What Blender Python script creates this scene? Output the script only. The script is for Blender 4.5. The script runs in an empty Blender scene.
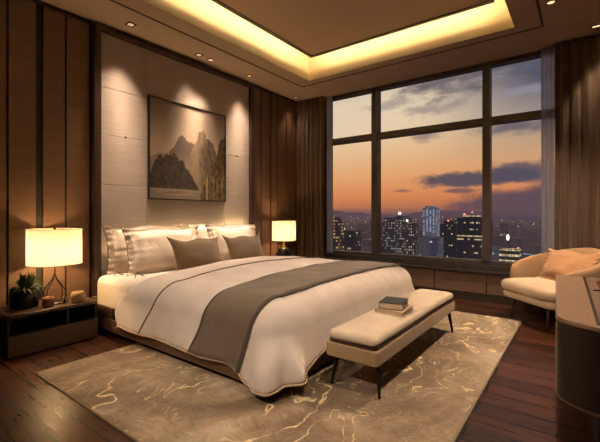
import bpy, bmesh, math, random
from mathutils import Vector, Matrix, noise

random.seed(7)
SC = bpy.context.scene
COL = SC.collection
PI = math.pi

# ------------------------------------------------------------------ node helpers
class NT:
    """Small expression builder for shader node trees."""
    def __init__(self, tree):
        self.t = tree; self.n = tree.nodes; self.l = tree.links
    def new(self, kind, **kw):
        nd = self.n.new(kind)
        for k, v in kw.items():
            setattr(nd, k, v)
        return nd
    def put(self, sock, v):
        if v is None: return
        if isinstance(v, bpy.types.NodeSocket): self.l.new(v, sock)
        else:
            if sock.type == 'RGBA' and len(v) == 3: v = (*v, 1)
            sock.default_value = v
    def m(self, op, a, b=None, c=None, clamp=False):
        nd = self.new('ShaderNodeMath', operation=op, use_clamp=clamp)
        for s, v in zip(nd.inputs, (a, b, c)):
            self.put(s, v)
        return nd.outputs[0]
    def vm(self, op, a, b=None):
        nd = self.new('ShaderNodeVectorMath', operation=op)
        self.put(nd.inputs[0], a)
        if b is not None: self.put(nd.inputs[1], b)
        return nd.outputs[0]
    def mix(self, f, a, b, blend='MIX'):
        nd = self.new('ShaderNodeMix', data_type='RGBA', blend_type=blend)
        nd.clamp_factor = True
        self.put(nd.inputs[0], f); self.put(nd.inputs[6], a); self.put(nd.inputs[7], b)
        return nd.outputs[2]
    def ramp(self, f, stops, interp='LINEAR'):
        nd = self.new('ShaderNodeValToRGB')
        cr = nd.color_ramp; cr.interpolation = interp
        while len(cr.elements) < len(stops): cr.elements.new(0.5)
        for e, (p, c) in zip(cr.elements, stops):
            e.position = p; e.color = (*c, 1) if len(c) == 3 else c
        self.put(nd.inputs[0], f)
        return nd.outputs[0]
    def maprange(self, v, a, b, c=0.0, d=1.0, smooth=False):
        nd = self.new('ShaderNodeMapRange')
        nd.clamp = True
        if smooth: nd.interpolation_type = 'SMOOTHSTEP'
        for s, x in zip(nd.inputs, (v, a, b, c, d)): self.put(s, x)
        return nd.outputs[0]
    def noise(self, vec, scale, detail=3.0, rough=0.5, dist=0.0, color=False):
        nd = self.new('ShaderNodeTexNoise')
        self.put(nd.inputs['Vector'], vec)
        nd.inputs['Scale'].default_value = scale; nd.inputs['Detail'].default_value = detail
        nd.inputs['Roughness'].default_value = rough; nd.inputs['Distortion'].default_value = dist
        return nd.outputs['Color' if color else 0]
    def sep(self, v):
        nd = self.new('ShaderNodeSeparateXYZ'); self.put(nd.inputs[0], v); return nd.outputs
    def comb(self, x, y, z):
        nd = self.new('ShaderNodeCombineXYZ')
        for s, v in zip(nd.inputs, (x, y, z)): self.put(s, v)
        return nd.outputs[0]
    def coord(self, name='Object'):
        return self.new('ShaderNodeTexCoord').outputs[name]
    def pos(self):
        return self.new('ShaderNodeNewGeometry').outputs['Position']
    def mapping(self, v, scale=(1, 1, 1), loc=(0, 0, 0), rot=(0, 0, 0)):
        nd = self.new('ShaderNodeMapping'); self.put(nd.inputs[0], v)
        nd.inputs['Scale'].default_value = scale; nd.inputs['Location'].default_value = loc
        nd.inputs['Rotation'].default_value = rot
        return nd.outputs[0]
    def bump(self, h, strength=0.3, dist=0.01):
        nd = self.new('ShaderNodeBump'); self.put(nd.inputs['Height'], h)
        nd.inputs['Strength'].default_value = strength; nd.inputs['Distance'].default_value = dist
        return nd.outputs[0]

def srgb(r, g, b):
    f = lambda c: (c / 255 / 12.92) if c / 255 <= 0.04045 else ((c / 255 + 0.055) / 1.055) ** 2.4
    return (f(r), f(g), f(b))

def base_mat(name):
    m = bpy.data.materials.new(name); m.use_nodes = True
    nt = NT(m.node_tree)
    p = nt.n['Principled BSDF']
    return m, nt, p

def plain(name, col, rough=0.5, metal=0.0, var=0.12, scale=6.0, bump=0.0, bscale=60.0, sheen=0.0, spec=0.5, stretch=(1, 1, 1), coat=0.0):
    m, nt, p = base_mat(name)
    v = nt.mapping(nt.coord(), scale=stretch)
    n = nt.noise(v, scale, 4.0, 0.55)
    dark = tuple(c * (1 - var) for c in col); light = tuple(min(1, c * (1 + var)) for c in col)
    nt.put(p.inputs['Base Color'], nt.mix(nt.maprange(n, 0.3, 0.7), dark, light))
    p.inputs['Roughness'].default_value = rough; p.inputs['Metallic'].default_value = metal
    p.inputs['Specular IOR Level'].default_value = spec
    p.inputs['Sheen Weight'].default_value = sheen
    p.inputs['Coat Weight'].default_value = coat
    if bump > 0:
        nt.put(p.inputs['Normal'], nt.bump(nt.noise(v, bscale, 3.0, 0.6), bump, 0.004))
    return m

def emit(name, col, strength):
    m, nt, p = base_mat(name)
    nt.put(p.inputs['Base Color'], col)
    nt.put(p.inputs['Emission Color'], col); p.inputs['Emission Strength'].default_value = strength
    return m

# ------------------------------------------------------------------ materials
M = {}
# dark stained timber, grain running along Z (wall panels, posts)
def wood(name, dark, light, stretch, rough=0.35, scale=3.0, coat=0.0, bump=0.05):
    m, nt, p = base_mat(name)
    v = nt.mapping(nt.coord(), scale=stretch)
    g = nt.noise(v, scale, 6.0, 0.62, 0.6)
    g2 = nt.noise(v, scale * 6, 3.0, 0.6)
    f = nt.m('ADD', nt.m('MULTIPLY', g, 0.75), nt.m('MULTIPLY', g2, 0.25))
    nt.put(p.inputs['Base Color'], nt.mix(nt.maprange(f, 0.33, 0.67), dark, light))
    p.inputs['Roughness'].default_value = rough
    p.inputs['Coat Weight'].default_value = coat
    nt.put(p.inputs['Normal'], nt.bump(f, bump, 0.01))
    return m
M['panelwood'] = wood('walnut wall panel', srgb(98, 74, 56), srgb(114, 88, 68), (3, 0.5, 9), 0.45, bump=0.03)
M['groove'] = plain('dark groove', srgb(22, 16, 13), 0.6)
M['postwood'] = wood('dark post wood', srgb(50, 36, 29), srgb(72, 54, 44), (8, 8, 0.5), 0.35)
M['darkwood'] = wood('dark furniture wood', srgb(58, 42, 33), srgb(84, 63, 50), (2, 7, 7), 0.35)
M['drawerwood'] = wood('drawer front wood', srgb(84, 70, 62), srgb(104, 88, 78), (7, 1.2, 7), 0.4)
M['black'] = plain('black lacquer', srgb(16, 13, 12), 0.4)
M['railwood'] = wood('bed rail wood', srgb(84, 60, 44), srgb(116, 86, 64), (1.5, 1.5, 8), 0.4)
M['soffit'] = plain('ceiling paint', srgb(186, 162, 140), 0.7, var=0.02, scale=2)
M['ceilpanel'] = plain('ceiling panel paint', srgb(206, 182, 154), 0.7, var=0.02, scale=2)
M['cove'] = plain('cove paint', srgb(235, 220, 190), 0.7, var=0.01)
M['trimdark'] = plain('dark ceiling trim', srgb(46, 33, 26), 0.5)
M['wallpaint'] = wood('side wall veneer', srgb(70, 54, 44), srgb(88, 70, 58), (6, 6, 0.6), 0.5)
M['bronze'] = plain('dark bronze', srgb(40, 34, 30), 0.38, metal=0.6)
M['frameblk'] = plain('window frame metal', srgb(76, 70, 70), 0.45, metal=0.2)
M['gold'] = plain('brushed gold', srgb(200, 155, 85), 0.3, metal=1.0)
M['lensmat'] = emit('downlight lens', (1.0, 0.68, 0.36), 1.3)

# headboard fabric: silky cream with horizontal slub streaks
m, nt, p = base_mat('headboard silk')
v = nt.mapping(nt.coord(), scale=(1, 1.2, 40))
st = nt.noise(v, 2.0, 5.0, 0.65)
n2 = nt.noise(nt.coord(), 2.2, 2.0)
nt.put(p.inputs['Base Color'], nt.mix(nt.maprange(nt.m('ADD', nt.m('MULTIPLY', st, 0.7), nt.m('MULTIPLY', n2, 0.3)), 0.35, 0.65), srgb(172, 160, 151), srgb(194, 182, 173)))
p.inputs['Roughness'].default_value = 0.6; p.inputs['Sheen Weight'].default_value = 0.3
nt.put(p.inputs['Normal'], nt.bump(st, 0.12, 0.01)); M['silk'] = m

def fabric(name, col, bump=0.12, wr=0.0, sheen=0.25, rough=0.85, weave=350.0, var=0.08):
    m, nt, p = base_mat(name)
    c = nt.coord()
    n = nt.noise(c, 5.0, 4.0)
    nt.put(p.inputs['Base Color'], nt.mix(nt.maprange(n, 0.3, 0.7), tuple(x * (1 - var) for x in col), tuple(min(1, x * (1 + var)) for x in col)))
    p.inputs['Roughness'].default_value = rough; p.inputs['Sheen Weight'].default_value = sheen
    p.inputs['Specular IOR Level'].default_value = 0.25
    w = nt.noise(c, weave, 2.0)
    h = nt.m('MULTIPLY', w, 0.15)
    if wr > 0:
        h = nt.m('ADD', h, nt.m('MULTIPLY', nt.noise(nt.mapping(c, scale=(1.6, 1, 1)), 7.0, 3.0, 0.5, 1.2), wr))
    nt.put(p.inputs['Normal'], nt.bump(h, bump, 0.02))
    return m
M['duvet'] = fabric('white cotton duvet', srgb(226, 214, 204), 0.25, wr=0.5)
M['sheet'] = fabric('white cotton sheet', srgb(236, 224, 210), 0.25, wr=0.5)
M['pillow'] = fabric('white satin pillow', srgb(236, 222, 205), 0.35, wr=0.8, rough=0.6)
M['piping'] = fabric('brown piping', srgb(92, 72, 58), 0.1)
M['cream_piping'] = fabric('taupe piping', srgb(196, 172, 144), 0.1)
M['runner'] = fabric('taupe runner', srgb(108, 96, 82), 0.35, wr=0.6, sheen=0.35, weave=220)
M['runnerdk'] = fabric('dark runner border', srgb(72, 62, 55), 0.2)
M['cushion'] = fabric('brown cushion', srgb(96, 76, 52), 0.3, wr=0.3, sheen=0.4)
M['bench'] = fabric('cream bench fabric', srgb(214, 196, 172), 0.2, wr=0.1)
M['benchside'] = fabric('beige bench side', srgb(164, 138, 106), 0.2)
M['leatherdk'] = plain('dark brown leather', srgb(62, 36, 24), 0.45)
M['chair'] = fabric('tan chair fabric', srgb(182, 148, 112), 0.2, wr=0.1, sheen=0.3)
M['chairseat'] = fabric('cream chair seat', srgb(222, 200, 170), 0.2, wr=0.1, sheen=0.3)
M['chaircush'] = fabric('apricot silk cushion', srgb(218, 170, 126), 0.35, wr=0.8, rough=0.55)
M['curtain'] = fabric('brown curtain', srgb(98, 79, 63), 0.25, sheen=0.25)
M['pages'] = plain('book pages', srgb(210, 190, 160), 0.8, scale=200, stretch=(1, 1, 20))
M['cover_black'] = plain('dark book cover', srgb(34, 34, 38), 0.4)
M['cover_cream'] = plain('cream book cover', srgb(196, 174, 146), 0.6)
M['pot'] = plain('dark green glazed pot', srgb(24, 30, 28), 0.25)
M['leaf'] = plain('plant leaf', srgb(46, 62, 34), 0.5, var=0.4, scale=30)
M['terracotta'] = plain('terracotta', srgb(140, 92, 66), 0.7)
M['ceramic'] = plain('beige ceramic', srgb(176, 146, 112), 0.35)
M['soil'] = plain('soil', srgb(34, 24, 18), 0.9)
M['sidetop'] = wood('sideboard top veneer', srgb(150, 122, 100), srgb(168, 138, 114), (6, 0.8, 6), 0.3)
M['sidetop2'] = wood('sideboard darker top veneer', srgb(126, 104, 90), srgb(144, 120, 104), (6, 0.8, 6), 0.3)
M['sideedge'] = plain('sideboard top edge', srgb(120, 104, 96), 0.3)
M['sidebody'] = wood('sideboard body', srgb(32, 24, 19), srgb(42, 32, 26), (6, 6, 0.8), 0.45)

# plank floor, boards along X
m, nt, p = base_mat('dark plank floor')
c = nt.pos()
br = nt.new('ShaderNodeTexBrick'); nt.put(br.inputs['Vector'], c)
br.offset = 0.37; br.offset_frequency = 2
br.inputs['Scale'].default_value = 1.0; br.inputs['Mortar Size'].default_value = 0.007; br.inputs['Mortar Smooth'].default_value = 0.1
br.inputs['Brick Width'].default_value = 1.7; br.inputs['Row Height'].default_value = 0.15; br.inputs['Bias'].default_value = 0.0
br.inputs['Color1'].default_value = (*srgb(54, 32, 22), 1); br.inputs['Color2'].default_value = (*srgb(94, 56, 38), 1); br.inputs['Mortar'].default_value = (0.006, 0.004, 0.003, 1)
g = nt.noise(nt.mapping(c, scale=(1.2, 16, 1)), 3.0, 6.0, 0.65, 0.8)
colr = nt.mix(0.75, br.outputs['Color'], nt.ramp(g, [(0.3, (0.6, 0.58, 0.56)), (0.7, (1.15, 1.12, 1.1))]), 'MULTIPLY')
nt.put(p.inputs['Base Color'], colr)
nt.put(p.inputs['Roughness'], nt.maprange(g, 0.3, 0.7, 0.24, 0.38))
hh = nt.m('SUBTRACT', nt.m('MULTIPLY', g, 0.15), nt.m('MULTIPLY', br.outputs['Fac'], 1.0))
nt.put(p.inputs['Normal'], nt.bump(hh, 0.35, 0.004)); M['floor'] = m

# rug: marbled taupe wool with golden contour veins
m, nt, p = base_mat('marbled rug')
c = nt.pos()
w1 = nt.noise(nt.mapping(c, scale=(1.0, 0.55, 1), rot=(0, 0, 0.5)), 1.5, 5.0, 0.6, 1.2)
warp = nt.noise(c, 1.6, 4.0, 0.55, 0.4, color=True)
cw = nt.vm('ADD', c, nt.vm('MULTIPLY', warp, (0.55, 0.55, 0)))
f1 = nt.noise(nt.mapping(cw, scale=(1.25, 0.62, 1), rot=(0, 0, 0.35)), 1.7, 4.0, 0.5, 0.5)
band = nt.m('ABSOLUTE', nt.m('SUBTRACT', nt.m('FRACT', nt.m('MULTIPLY', f1, 9.0)), 0.5))
gate = nt.maprange(nt.noise(c, 1.25, 2.0), 0.40, 0.52)
brk = nt.maprange(nt.noise(c, 11.0, 3.0), 0.36, 0.52, 0.15, 1.0)
wid = nt.maprange(nt.noise(c, 3.0, 2.0), 0.35, 0.65, 0.03, 0.09)
vein = nt.m('MULTIPLY', nt.m('MULTIPLY', nt.maprange(nt.m('DIVIDE', band, wid), 1.0, 0.45), gate), brk)
fine = nt.m('ABSOLUTE', nt.m('SUBTRACT', nt.m('FRACT', nt.m('MULTIPLY', f1, 31.0)), 0.5))
finev = nt.m('MULTIPLY', nt.m('MULTIPLY', nt.maprange(fine, 0.2, 0.05), 0.5), nt.maprange(nt.noise(c, 2.3, 2.0), 0.45, 0.6))
base = nt.ramp(w1, [(0.30, srgb(108, 91, 74)), (0.44, srgb(142, 122, 100)), (0.55, srgb(174, 154, 128)), (0.68, srgb(212, 198, 176))])
grain = nt.noise(nt.mapping(cw, scale=(2.5, 26, 1), rot=(0, 0, 0.35)), 2.2, 5.0, 0.65)
base = nt.mix(0.6, base, nt.ramp(grain, [(0.32, (0.5, 0.48, 0.46)), (0.68, (1.25, 1.24, 1.22))]), 'MULTIPLY')
base = nt.mix(finev, base, srgb(196, 178, 144))
base = nt.mix(vein, base, srgb(248, 226, 176))
nt.put(p.inputs['Base Color'], base)
p.inputs['Roughness'].default_value = 0.85; p.inputs['Sheen Weight'].default_value = 0.15
nt.put(p.inputs['Normal'], nt.bump(nt.m('ADD', nt.noise(c, 260.0, 2.0), nt.m('MULTIPLY', vein, 1.5)), 0.35, 0.004)); M['rug'] = m
M['rugedge'] = fabric('rug edge binding', srgb(150, 132, 106), 0.2)

# lamp shade: translucent linen around a real bulb
def shade_mat(name, glow):
    m = bpy.data.materials.new(name); m.use_nodes = True
    nt = NT(m.node_tree); nt.n.clear()
    out = nt.new('ShaderNodeOutputMaterial')
    tr = nt.new('ShaderNodeBsdfTranslucent'); tr.inputs[0].default_value = (1.0, 0.90, 0.70, 1)
    df = nt.new('ShaderNodeBsdfDiffuse')
    w = nt.noise(nt.mapping(nt.coord(), scale=(30, 30, 160)), 2.0, 2.0)
    nt.put(df.inputs[0], nt.mix(w, srgb(240, 220, 180), srgb(252, 236, 200)))
    mx = nt.new('ShaderNodeMixShader'); mx.inputs[0].default_value = 0.30
    nt.l.new(df.outputs[0], mx.inputs[1]); nt.l.new(tr.outputs[0], mx.inputs[2])
    em = nt.new('ShaderNodeEmission'); em.inputs[0].default_value = (1.0, 0.80, 0.42, 1); em.inputs[1].default_value = glow
    ad = nt.new('ShaderNodeAddShader'); nt.l.new(mx.outputs[0], ad.inputs[0]); nt.l.new(em.outputs[0], ad.inputs[1])
    nt.l.new(ad.outputs[0], out.inputs[0])
    return m
M['shade'] = shade_mat('glowing linen shade', 0.12)
M['bulb'] = emit('warm bulb', (1.0, 0.75, 0.4), 6.0)

# sheer curtain: half transparent white voile
m = bpy.data.materials.new('white voile'); m.use_nodes = True
nt = NT(m.node_tree); nt.n.clear(); out = nt.new('ShaderNodeOutputMaterial')
tr = nt.new('ShaderNodeBsdfTranslucent'); df = nt.new('ShaderNodeBsdfDiffuse'); tp = nt.new('ShaderNodeBsdfTransparent')
n = nt.noise(nt.mapping(nt.coord(), scale=(40, 40, 1)), 2.0, 2.0)
cc = nt.mix(n, srgb(226, 230, 245), srgb(244, 246, 255))
nt.put(tr.inputs[0], cc); nt.put(df.inputs[0], cc)
a = nt.new('ShaderNodeMixShader'); a.inputs[0].default_value = 0.75; nt.l.new(df.outputs[0], a.inputs[1]); nt.l.new(tr.outputs[0], a.inputs[2])
b = nt.new('ShaderNodeMixShader'); b.inputs[0].default_value = 0.62; nt.l.new(tp.outputs[0], b.inputs[1]); nt.l.new(a.outputs[0], b.inputs[2])
nt.l.new(b.outputs[0], out.inputs[0]); M['sheer'] = m

# window glass: clear with a faint mirror
m = bpy.data.materials.new('window glass'); m.use_nodes = True
nt = NT(m.node_tree); nt.n.clear(); out = nt.new('ShaderNodeOutputMaterial')
tp = nt.new('ShaderNodeBsdfTransparent'); tp.inputs[0].default_value = (0.97, 0.97, 0.98, 1)
gl = nt.new('ShaderNodeBsdfGlossy'); gl.inputs['Roughness'].default_value = 0.02
lw = nt.new('ShaderNodeLayerWeight'); lw.inputs[0].default_value = 0.15
fr = nt.m('ADD', nt.m('MULTIPLY', lw.outputs['Fresnel'], 0.12), 0.015)
wav = nt.noise(nt.coord(), 0.6, 1.0)
b = nt.new('ShaderNodeMixShader'); nt.put(b.inputs[0], nt.m('MULTIPLY', fr, nt.m('ADD', 0.9, nt.m('MULTIPLY', wav, 0.2))))
nt.l.new(tp.outputs[0], b.inputs[1]); nt.l.new(gl.outputs[0], b.inputs[2])
nt.l.new(b.outputs[0], out.inputs[0]); M['glass'] = m

# city facades with lit window cells, haze painted in as emission
def facade(name, body, haze, cell, lit, colr, strength, duty=(0.6, 0.55), rowmode=0.0):
    m, nt, p = base_mat(name)
    c = nt.coord(); s = nt.sep(c)
    along = nt.m('ADD', s[0], s[1])
    ux = nt.m('DIVIDE', along, cell[0]); uz = nt.m('DIVIDE', s[2], cell[1])
    fx = nt.m('FRACT', ux); fz = nt.m('FRACT', uz)
    ix = nt.m('FLOOR', ux); iz = nt.m('FLOOR', uz)
    wn = nt.new('ShaderNodeTexWhiteNoise', noise_dimensions='3D'); nt.put(wn.inputs['Vector'], nt.comb(ix, iz, 3.7))
    wr = nt.new('ShaderNodeTexWhiteNoise', noise_dimensions='1D'); nt.put(wr.inputs['W'], iz)
    val = nt.m('ADD', nt.m('MULTIPLY', wn.outputs[0], 1 - rowmode), nt.m('MULTIPLY', wr.outputs[0], rowmode))
    on = nt.m('LESS_THAN', val, lit)
    inx = nt.m('LESS_THAN', nt.m('ABSOLUTE', nt.m('SUBTRACT', fx, 0.5)), duty[0] / 2)
    inz = nt.m('LESS_THAN', nt.m('ABSOLUTE', nt.m('SUBTRACT', fz, 0.5)), duty[1] / 2)
    win = nt.m('MULTIPLY', nt.m('MULTIPLY', inx, inz), on)
    wn2 = nt.new('ShaderNodeTexWhiteNoise', noise_dimensions='3D'); nt.put(wn2.inputs['Vector'], nt.comb(iz, ix, 9.1))
    amp = nt.m('MULTIPLY', win, nt.m('ADD', 0.35, wn2.outputs[0]))
    nt.put(p.inputs['Base Color'], body)
    p.inputs['Roughness'].default_value = 0.6
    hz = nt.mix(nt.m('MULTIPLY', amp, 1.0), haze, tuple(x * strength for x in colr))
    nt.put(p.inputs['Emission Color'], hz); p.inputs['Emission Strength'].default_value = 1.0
    return m

# ------------------------------------------------------------------ mesh helpers
def new_obj(name, bm, mat, parent=None, smooth=False, bevel=0.0, sub=0, segs=2):
    me = bpy.data.meshes.new(name)
    bm.normal_update()
    bm.to_mesh(me); bm.free()
    o = bpy.data.objects.new(name, me); COL.objects.link(o)
    mats = mat if isinstance(mat, (list, tuple)) else [mat]
    for x in mats: me.materials.append(x)
    if parent is not None: o.parent = parent
    if smooth:
        for q in me.polygons: q.use_smooth = True
    if bevel > 0:
        b = o.modifiers.new('bevel', 'BEVEL'); b.width = bevel; b.segments = segs; b.limit_method = 'ANGLE'; b.angle_limit = 0.7
        if not smooth:
            for q in me.polygons: q.use_smooth = True
            wn = o.modifiers.new('wn', 'WEIGHTED_NORMAL'); wn.keep_sharp = True
    if sub:
        s = o.modifiers.new('sub', 'SUBSURF'); s.levels = sub; s.render_levels = sub
    return o

def thing(name, label, cat, loc=(0, 0, 0), rz=0.0, group=None):
    o = bpy.data.objects.new(name, None); COL.objects.link(o)
    o.location = loc; o.rotation_euler = (0, 0, rz); o.empty_display_size = 0.1
    o['label'] = label; o['category'] = cat
    if group: o['group'] = group
    return o

def tag(o, label, cat, group=None, kind=None):
    o['label'] = label; o['category'] = cat
    if group: o['group'] = group
    if kind: o['kind'] = kind
    return o

def struct(o):
    o['kind'] = 'structure'; return o

def box(bm, x0, x1, y0, y1, z0, z1, mi=0):
    vs = [bm.verts.new((x, y, z)) for x in (x0, x1) for y in (y0, y1) for z in (z0, z1)]
    for f in ((0, 1, 3, 2), (4, 6, 7, 5), (0, 4, 5, 1), (2, 3, 7, 6), (0, 2, 6, 4), (1, 5, 7, 3)):
        q = bm.faces.new([vs[i] for i in f]); q.material_index = mi
    return bm
def B(*boxes):
    bm = bmesh.new()
    for b in boxes: box(bm, *b)
    return bm

def tube(bm, pts, r, n=8, closed=False, cap=True):
    pts = [Vector(q) for q in pts]; N = len(pts); rings = []
    rr = r if isinstance(r, (list, tuple)) else [r] * N
    up = Vector((0, 0, 1)); prev = None
    for i, q in enumerate(pts):
        a = pts[(i - 1) % N] if (closed or i > 0) else q
        b = pts[(i + 1) % N] if (closed or i < N - 1) else q
        t = (b - a)
        t = t.normalized() if t.length > 1e-9 else Vector((0, 0, 1))
        if prev is None:
            s = t.cross(up)
            if s.length < 1e-4: s = t.cross(Vector((1, 0, 0)))
        else:
            s = prev - t * prev.dot(t)
        s.normalize(); prev = s; w = t.cross(s)
        rings.append([bm.verts.new(q + (s * math.cos(2 * PI * k / n) + w * math.sin(2 * PI * k / n)) * rr[i]) for k in range(n)])
    for i in range(N if closed else N - 1):
        A, Bq = rings[i], rings[(i + 1) % N]
        for k in range(n): bm.faces.new((A[k], A[(k + 1) % n], Bq[(k + 1) % n], Bq[k]))
    if cap and not closed:
        bm.faces.new(list(reversed(rings[0]))); bm.faces.new(rings[-1])
    bmesh.ops.recalc_face_normals(bm, faces=bm.faces)
    return bm

def lathe(bm, prof, n=32, c=(0, 0), closed_ends=True):
    rings = []
    for r, z in prof:
        rings.append([bm.verts.new((c[0] + r * math.cos(2 * PI * k / n), c[1] + r * math.sin(2 * PI * k / n), z)) for k in range(n)])
    for A, Bq in zip(rings, rings[1:]):
        for k in range(n): bm.faces.new((A[k], A[(k + 1) % n], Bq[(k + 1) % n], Bq[k]))
    if closed_ends:
        bm.faces.new(list(reversed(rings[0]))); bm.faces.new(rings[-1])
    bmesh.ops.recalc_face_normals(bm, faces=bm.faces)
    return bm

def prism(bm, poly, z0, z1):
    lo = [bm.verts.new((x, y, z0)) for x, y in poly]; hi = [bm.verts.new((x, y, z1)) for x, y in poly]
    n = len(poly)
    bm.faces.new(list(reversed(lo))); bm.faces.new(hi)
    for i in range(n): bm.faces.new((lo[i], lo[(i + 1) % n], hi[(i + 1) % n], hi[i]))
    bmesh.ops.recalc_face_normals(bm, faces=bm.faces)
    return bm

def gridmesh(fn, us, vs):
    bm = bmesh.new()
    G = [[bm.verts.new(fn(u, v)) for v in vs] for u in us]
    for i in range(len(us) - 1):
        for j in range(len(vs) - 1):
            bm.faces.new((G[i][j], G[i + 1][j], G[i + 1][j + 1], G[i][j + 1]))
    return bm
def lin(a, b, n): return [a + (b - a) * i / (n - 1) for i in range(n)]
def sm(a, b, x):
    t = max(0, min(1, (x - a) / (b - a))); return t * t * (3 - 2 * t)
def nz(x, y=0, z=0): return noise.noise(Vector((x, y, z)))

# ------------------------------------------------------------------ camera
cam = bpy.data.cameras.new('camera'); co = bpy.data.objects.new('camera', cam); COL.objects.link(co)
co.location = (3.88, 0.0, 1.1)
co.rotation_euler = (PI / 2, 0, math.atan2(0.6, 0.8))
cam.sensor_width = 36; cam.sensor_fit = 'HORIZONTAL'; cam.lens = 376.5 / 600 * 36
cam.shift_y = -(221 - 214) / 600
cam.clip_end = 20000
SC.camera = co

# ------------------------------------------------------------------ setting: room shell
XR, YB, YW, H = 4.75, -1.6, 5.18, 3.0
struct(new_obj('floor', B((-0.1, XR + 0.1, YB - 0.1, YW + 0.1, -0.12, 0.0)), M['floor']))
# left wall: backing with vertical timber panels and dark recesses between them
struct(new_obj('wall_left', B((-0.15, -0.02, YB - 0.1, YW + 0.1, 0.0, 3.6)), M['groove']))
joints = [-1.6, -1.15, -0.93, -0.48, -0.26, 0.19, 0.41, 0.84, 1.06, 1.295, 1.51, 1.73]
wide = {1.295, 0.41, -0.26, -0.93}
pan = bmesh.new()
for a, b in zip(joints, joints[1:]):
    ga = 0.028 if a in wide else 0.008; gb = 0.028 if b in wide else 0.008
    box(pan, -0.02, 0.0, a + ga, b - gb, 0.02, 2.995)
for a, b in zip([3.99, 4.05, 4.20, 4.42, 4.58, 4.80, 5.02], [4.04, 4.19, 4.40, 4.57, 4.79, 5.01, 5.17]):
    box(pan, -0.02, 0.0, a + 0.006, b - 0.006, 0.02, 2.995)
struct(new_obj('trim_1', pan, M['panelwood'], bevel=0.002))
# other walls
struct(new_obj('wall_right', B((XR, XR + 0.15, YB - 0.1, YW + 0.1, 0, 3.6)), M['wallpaint']))
struct(new_obj('wall_front', B((0, XR, YB - 0.15, YB, 0, 3.6)), M['wallpaint']))
# window wall: low wall below the glazing, side piers, head
WX0, WX1, SILL = 0.60, 3.66, 0.47
struct(new_obj('wall_back', B((-0.1, XR + 0.1, YW, YW + 0.16, 0, SILL - 0.1), (-0.1, WX0 - 0.06, YW, YW + 0.16, SILL - 0.1, 3.6),
                               (WX1 + 0.02, XR + 0.1, YW, YW + 0.16, SILL - 0.1, 3.6), (WX0 - 0.06, WX1 + 0.02, YW, YW + 0.16, 2.985, 3.6)), M['wallpaint']))
pb = bmesh.new()
for a, b in zip([0.0, 0.62, 1.18, 1.74, 2.285, 2.925, 3.5, 4.1], [0.62, 1.18, 1.74, 2.285, 2.925, 3.5, 4.1, XR]):
    box(pb, a + 0.005, b - 0.005, YW - 0.03, YW, 0.10, 0.36)
M['lowpanel'] = wood('low wall panel wood', srgb(100, 78, 62), srgb(120, 96, 78), (0.8, 6, 6), 0.45)
struct(new_obj('trim_2', pb, M['lowpanel'], bevel=0.003))
struct(new_obj('baseboard_back', B((0, XR, YW - 0.04, YW, 0, 0.095)), M['trimdark']))
struct(new_obj('baseboard_left', B((0.0, 0.012, YB, 1.73, 0, 0.06)), M['trimdark']))
# sill ledge
M['sill'] = plain('dark stone sill', srgb(58, 54, 54), 0.3)
struct(new_obj('trim_3', B((0.0, XR, YW - 0.09, YW + 0.16, 0.365, 0.40), (WX0 - 0.06, WX1 + 0.02, YW - 0.05, YW + 0.16, 0.40, 0.47)), M['sill'], bevel=0.005))

# ceiling: soffit ring with a tray, cove faces and an upper floating panel
TX0, TX1, TY0, TY1 = 0.75, 3.33, -0.9, 4.38
OUT = 0.1
soff = B((-0.1, TX0, YB - 0.1, YW + 0.1, H, H + 0.10), (TX1, XR + 0.1, YB - 0.1, YW + 0.1, H, H + 0.10),
         (TX0, TX1, YB - 0.1, TY0, H, H + 0.10), (TX0, TX1, TY1, YW + 0.1, H, H + 0.10))
struct(new_obj('ceiling', soff, M['soffit']))
S = 0.035  # upper cove face is set back by this much
cv = B((TX0 - 0.1, TX0 - S, TY0 - S, TY1 + S, H + 0.10, 3.55), (TX1 + S, TX1 + 0.1, TY0 - S, TY1 + S, H + 0.10, 3.55),
       (TX0 - 0.1, TX1 + 0.1, TY1 + S, TY1 + 0.1, H + 0.10, 3.55), (TX0 - 0.1, TX1 + 0.1, TY0 - 0.1, TY0 - S, H + 0.10, 3.55),
       (TX0 - 0.1, TX1 + 0.1, TY0 - 0.1, TY1 + 0.1, 3.5, 3.58))
# the lower lip facing the tray, painted like the cove
for q in ((TX0 - 0.001, TX0 + 0.004, TY0, TY1, H + 0.001, H + 0.10), (TX1 - 0.004, TX1 + 0.001, TY0, TY1, H + 0.001, H + 0.10),
          (TX0, TX1, TY1 - 0.004, TY1 + 0.001, H + 0.001, H + 0.10), (TX0, TX1, TY0 - 0.001, TY0 + 0.004, H + 0.001, H + 0.10)):
    box(cv, *q)
struct(new_obj('trim_4', cv, M['cove']))
I = 0.17; PZ = 3.25
px0, px1, py0, py1 = TX0 + I, TX1 - I, TY0 + I, TY1 - I
struct(new_obj('ceiling', B((px0, px1, py0, py1, PZ, PZ + 0.04)), M['ceilpanel']))
def ring(x0, x1, y0, y1, w, z0, z1):
    return B((x0, x0 + w, y0, y1, z0, z1), (x1 - w, x1, y0, y1, z0, z1), (x0 + w, x1 - w, y0, y0 + w, z0, z1), (x0 + w, x1 - w, y1 - w, y1, z0, z1))
struct(new_obj('trim_5', ring(px0 - 0.012, px1 + 0.012, py0 - 0.012, py1 + 0.012, 0.045, PZ - 0.012, PZ + 0.0), M['trimdark']))
# thin dark reveal line around the soffit
struct(new_obj('trim_6', ring(0.52, 3.57, -1.15, 4.535, 0.022, H - 0.004, H + 0.001), M['trimdark']))
# dark shadow gap where ceiling meets the window wall and the panelled wall
struct(new_obj('trim_7', B((0.0, 0.02, YB, 1.73, 2.975, 3.0), (0.0, 0.02, 3.98, YW, 2.975, 3.0)), M['trimdark']))

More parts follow.
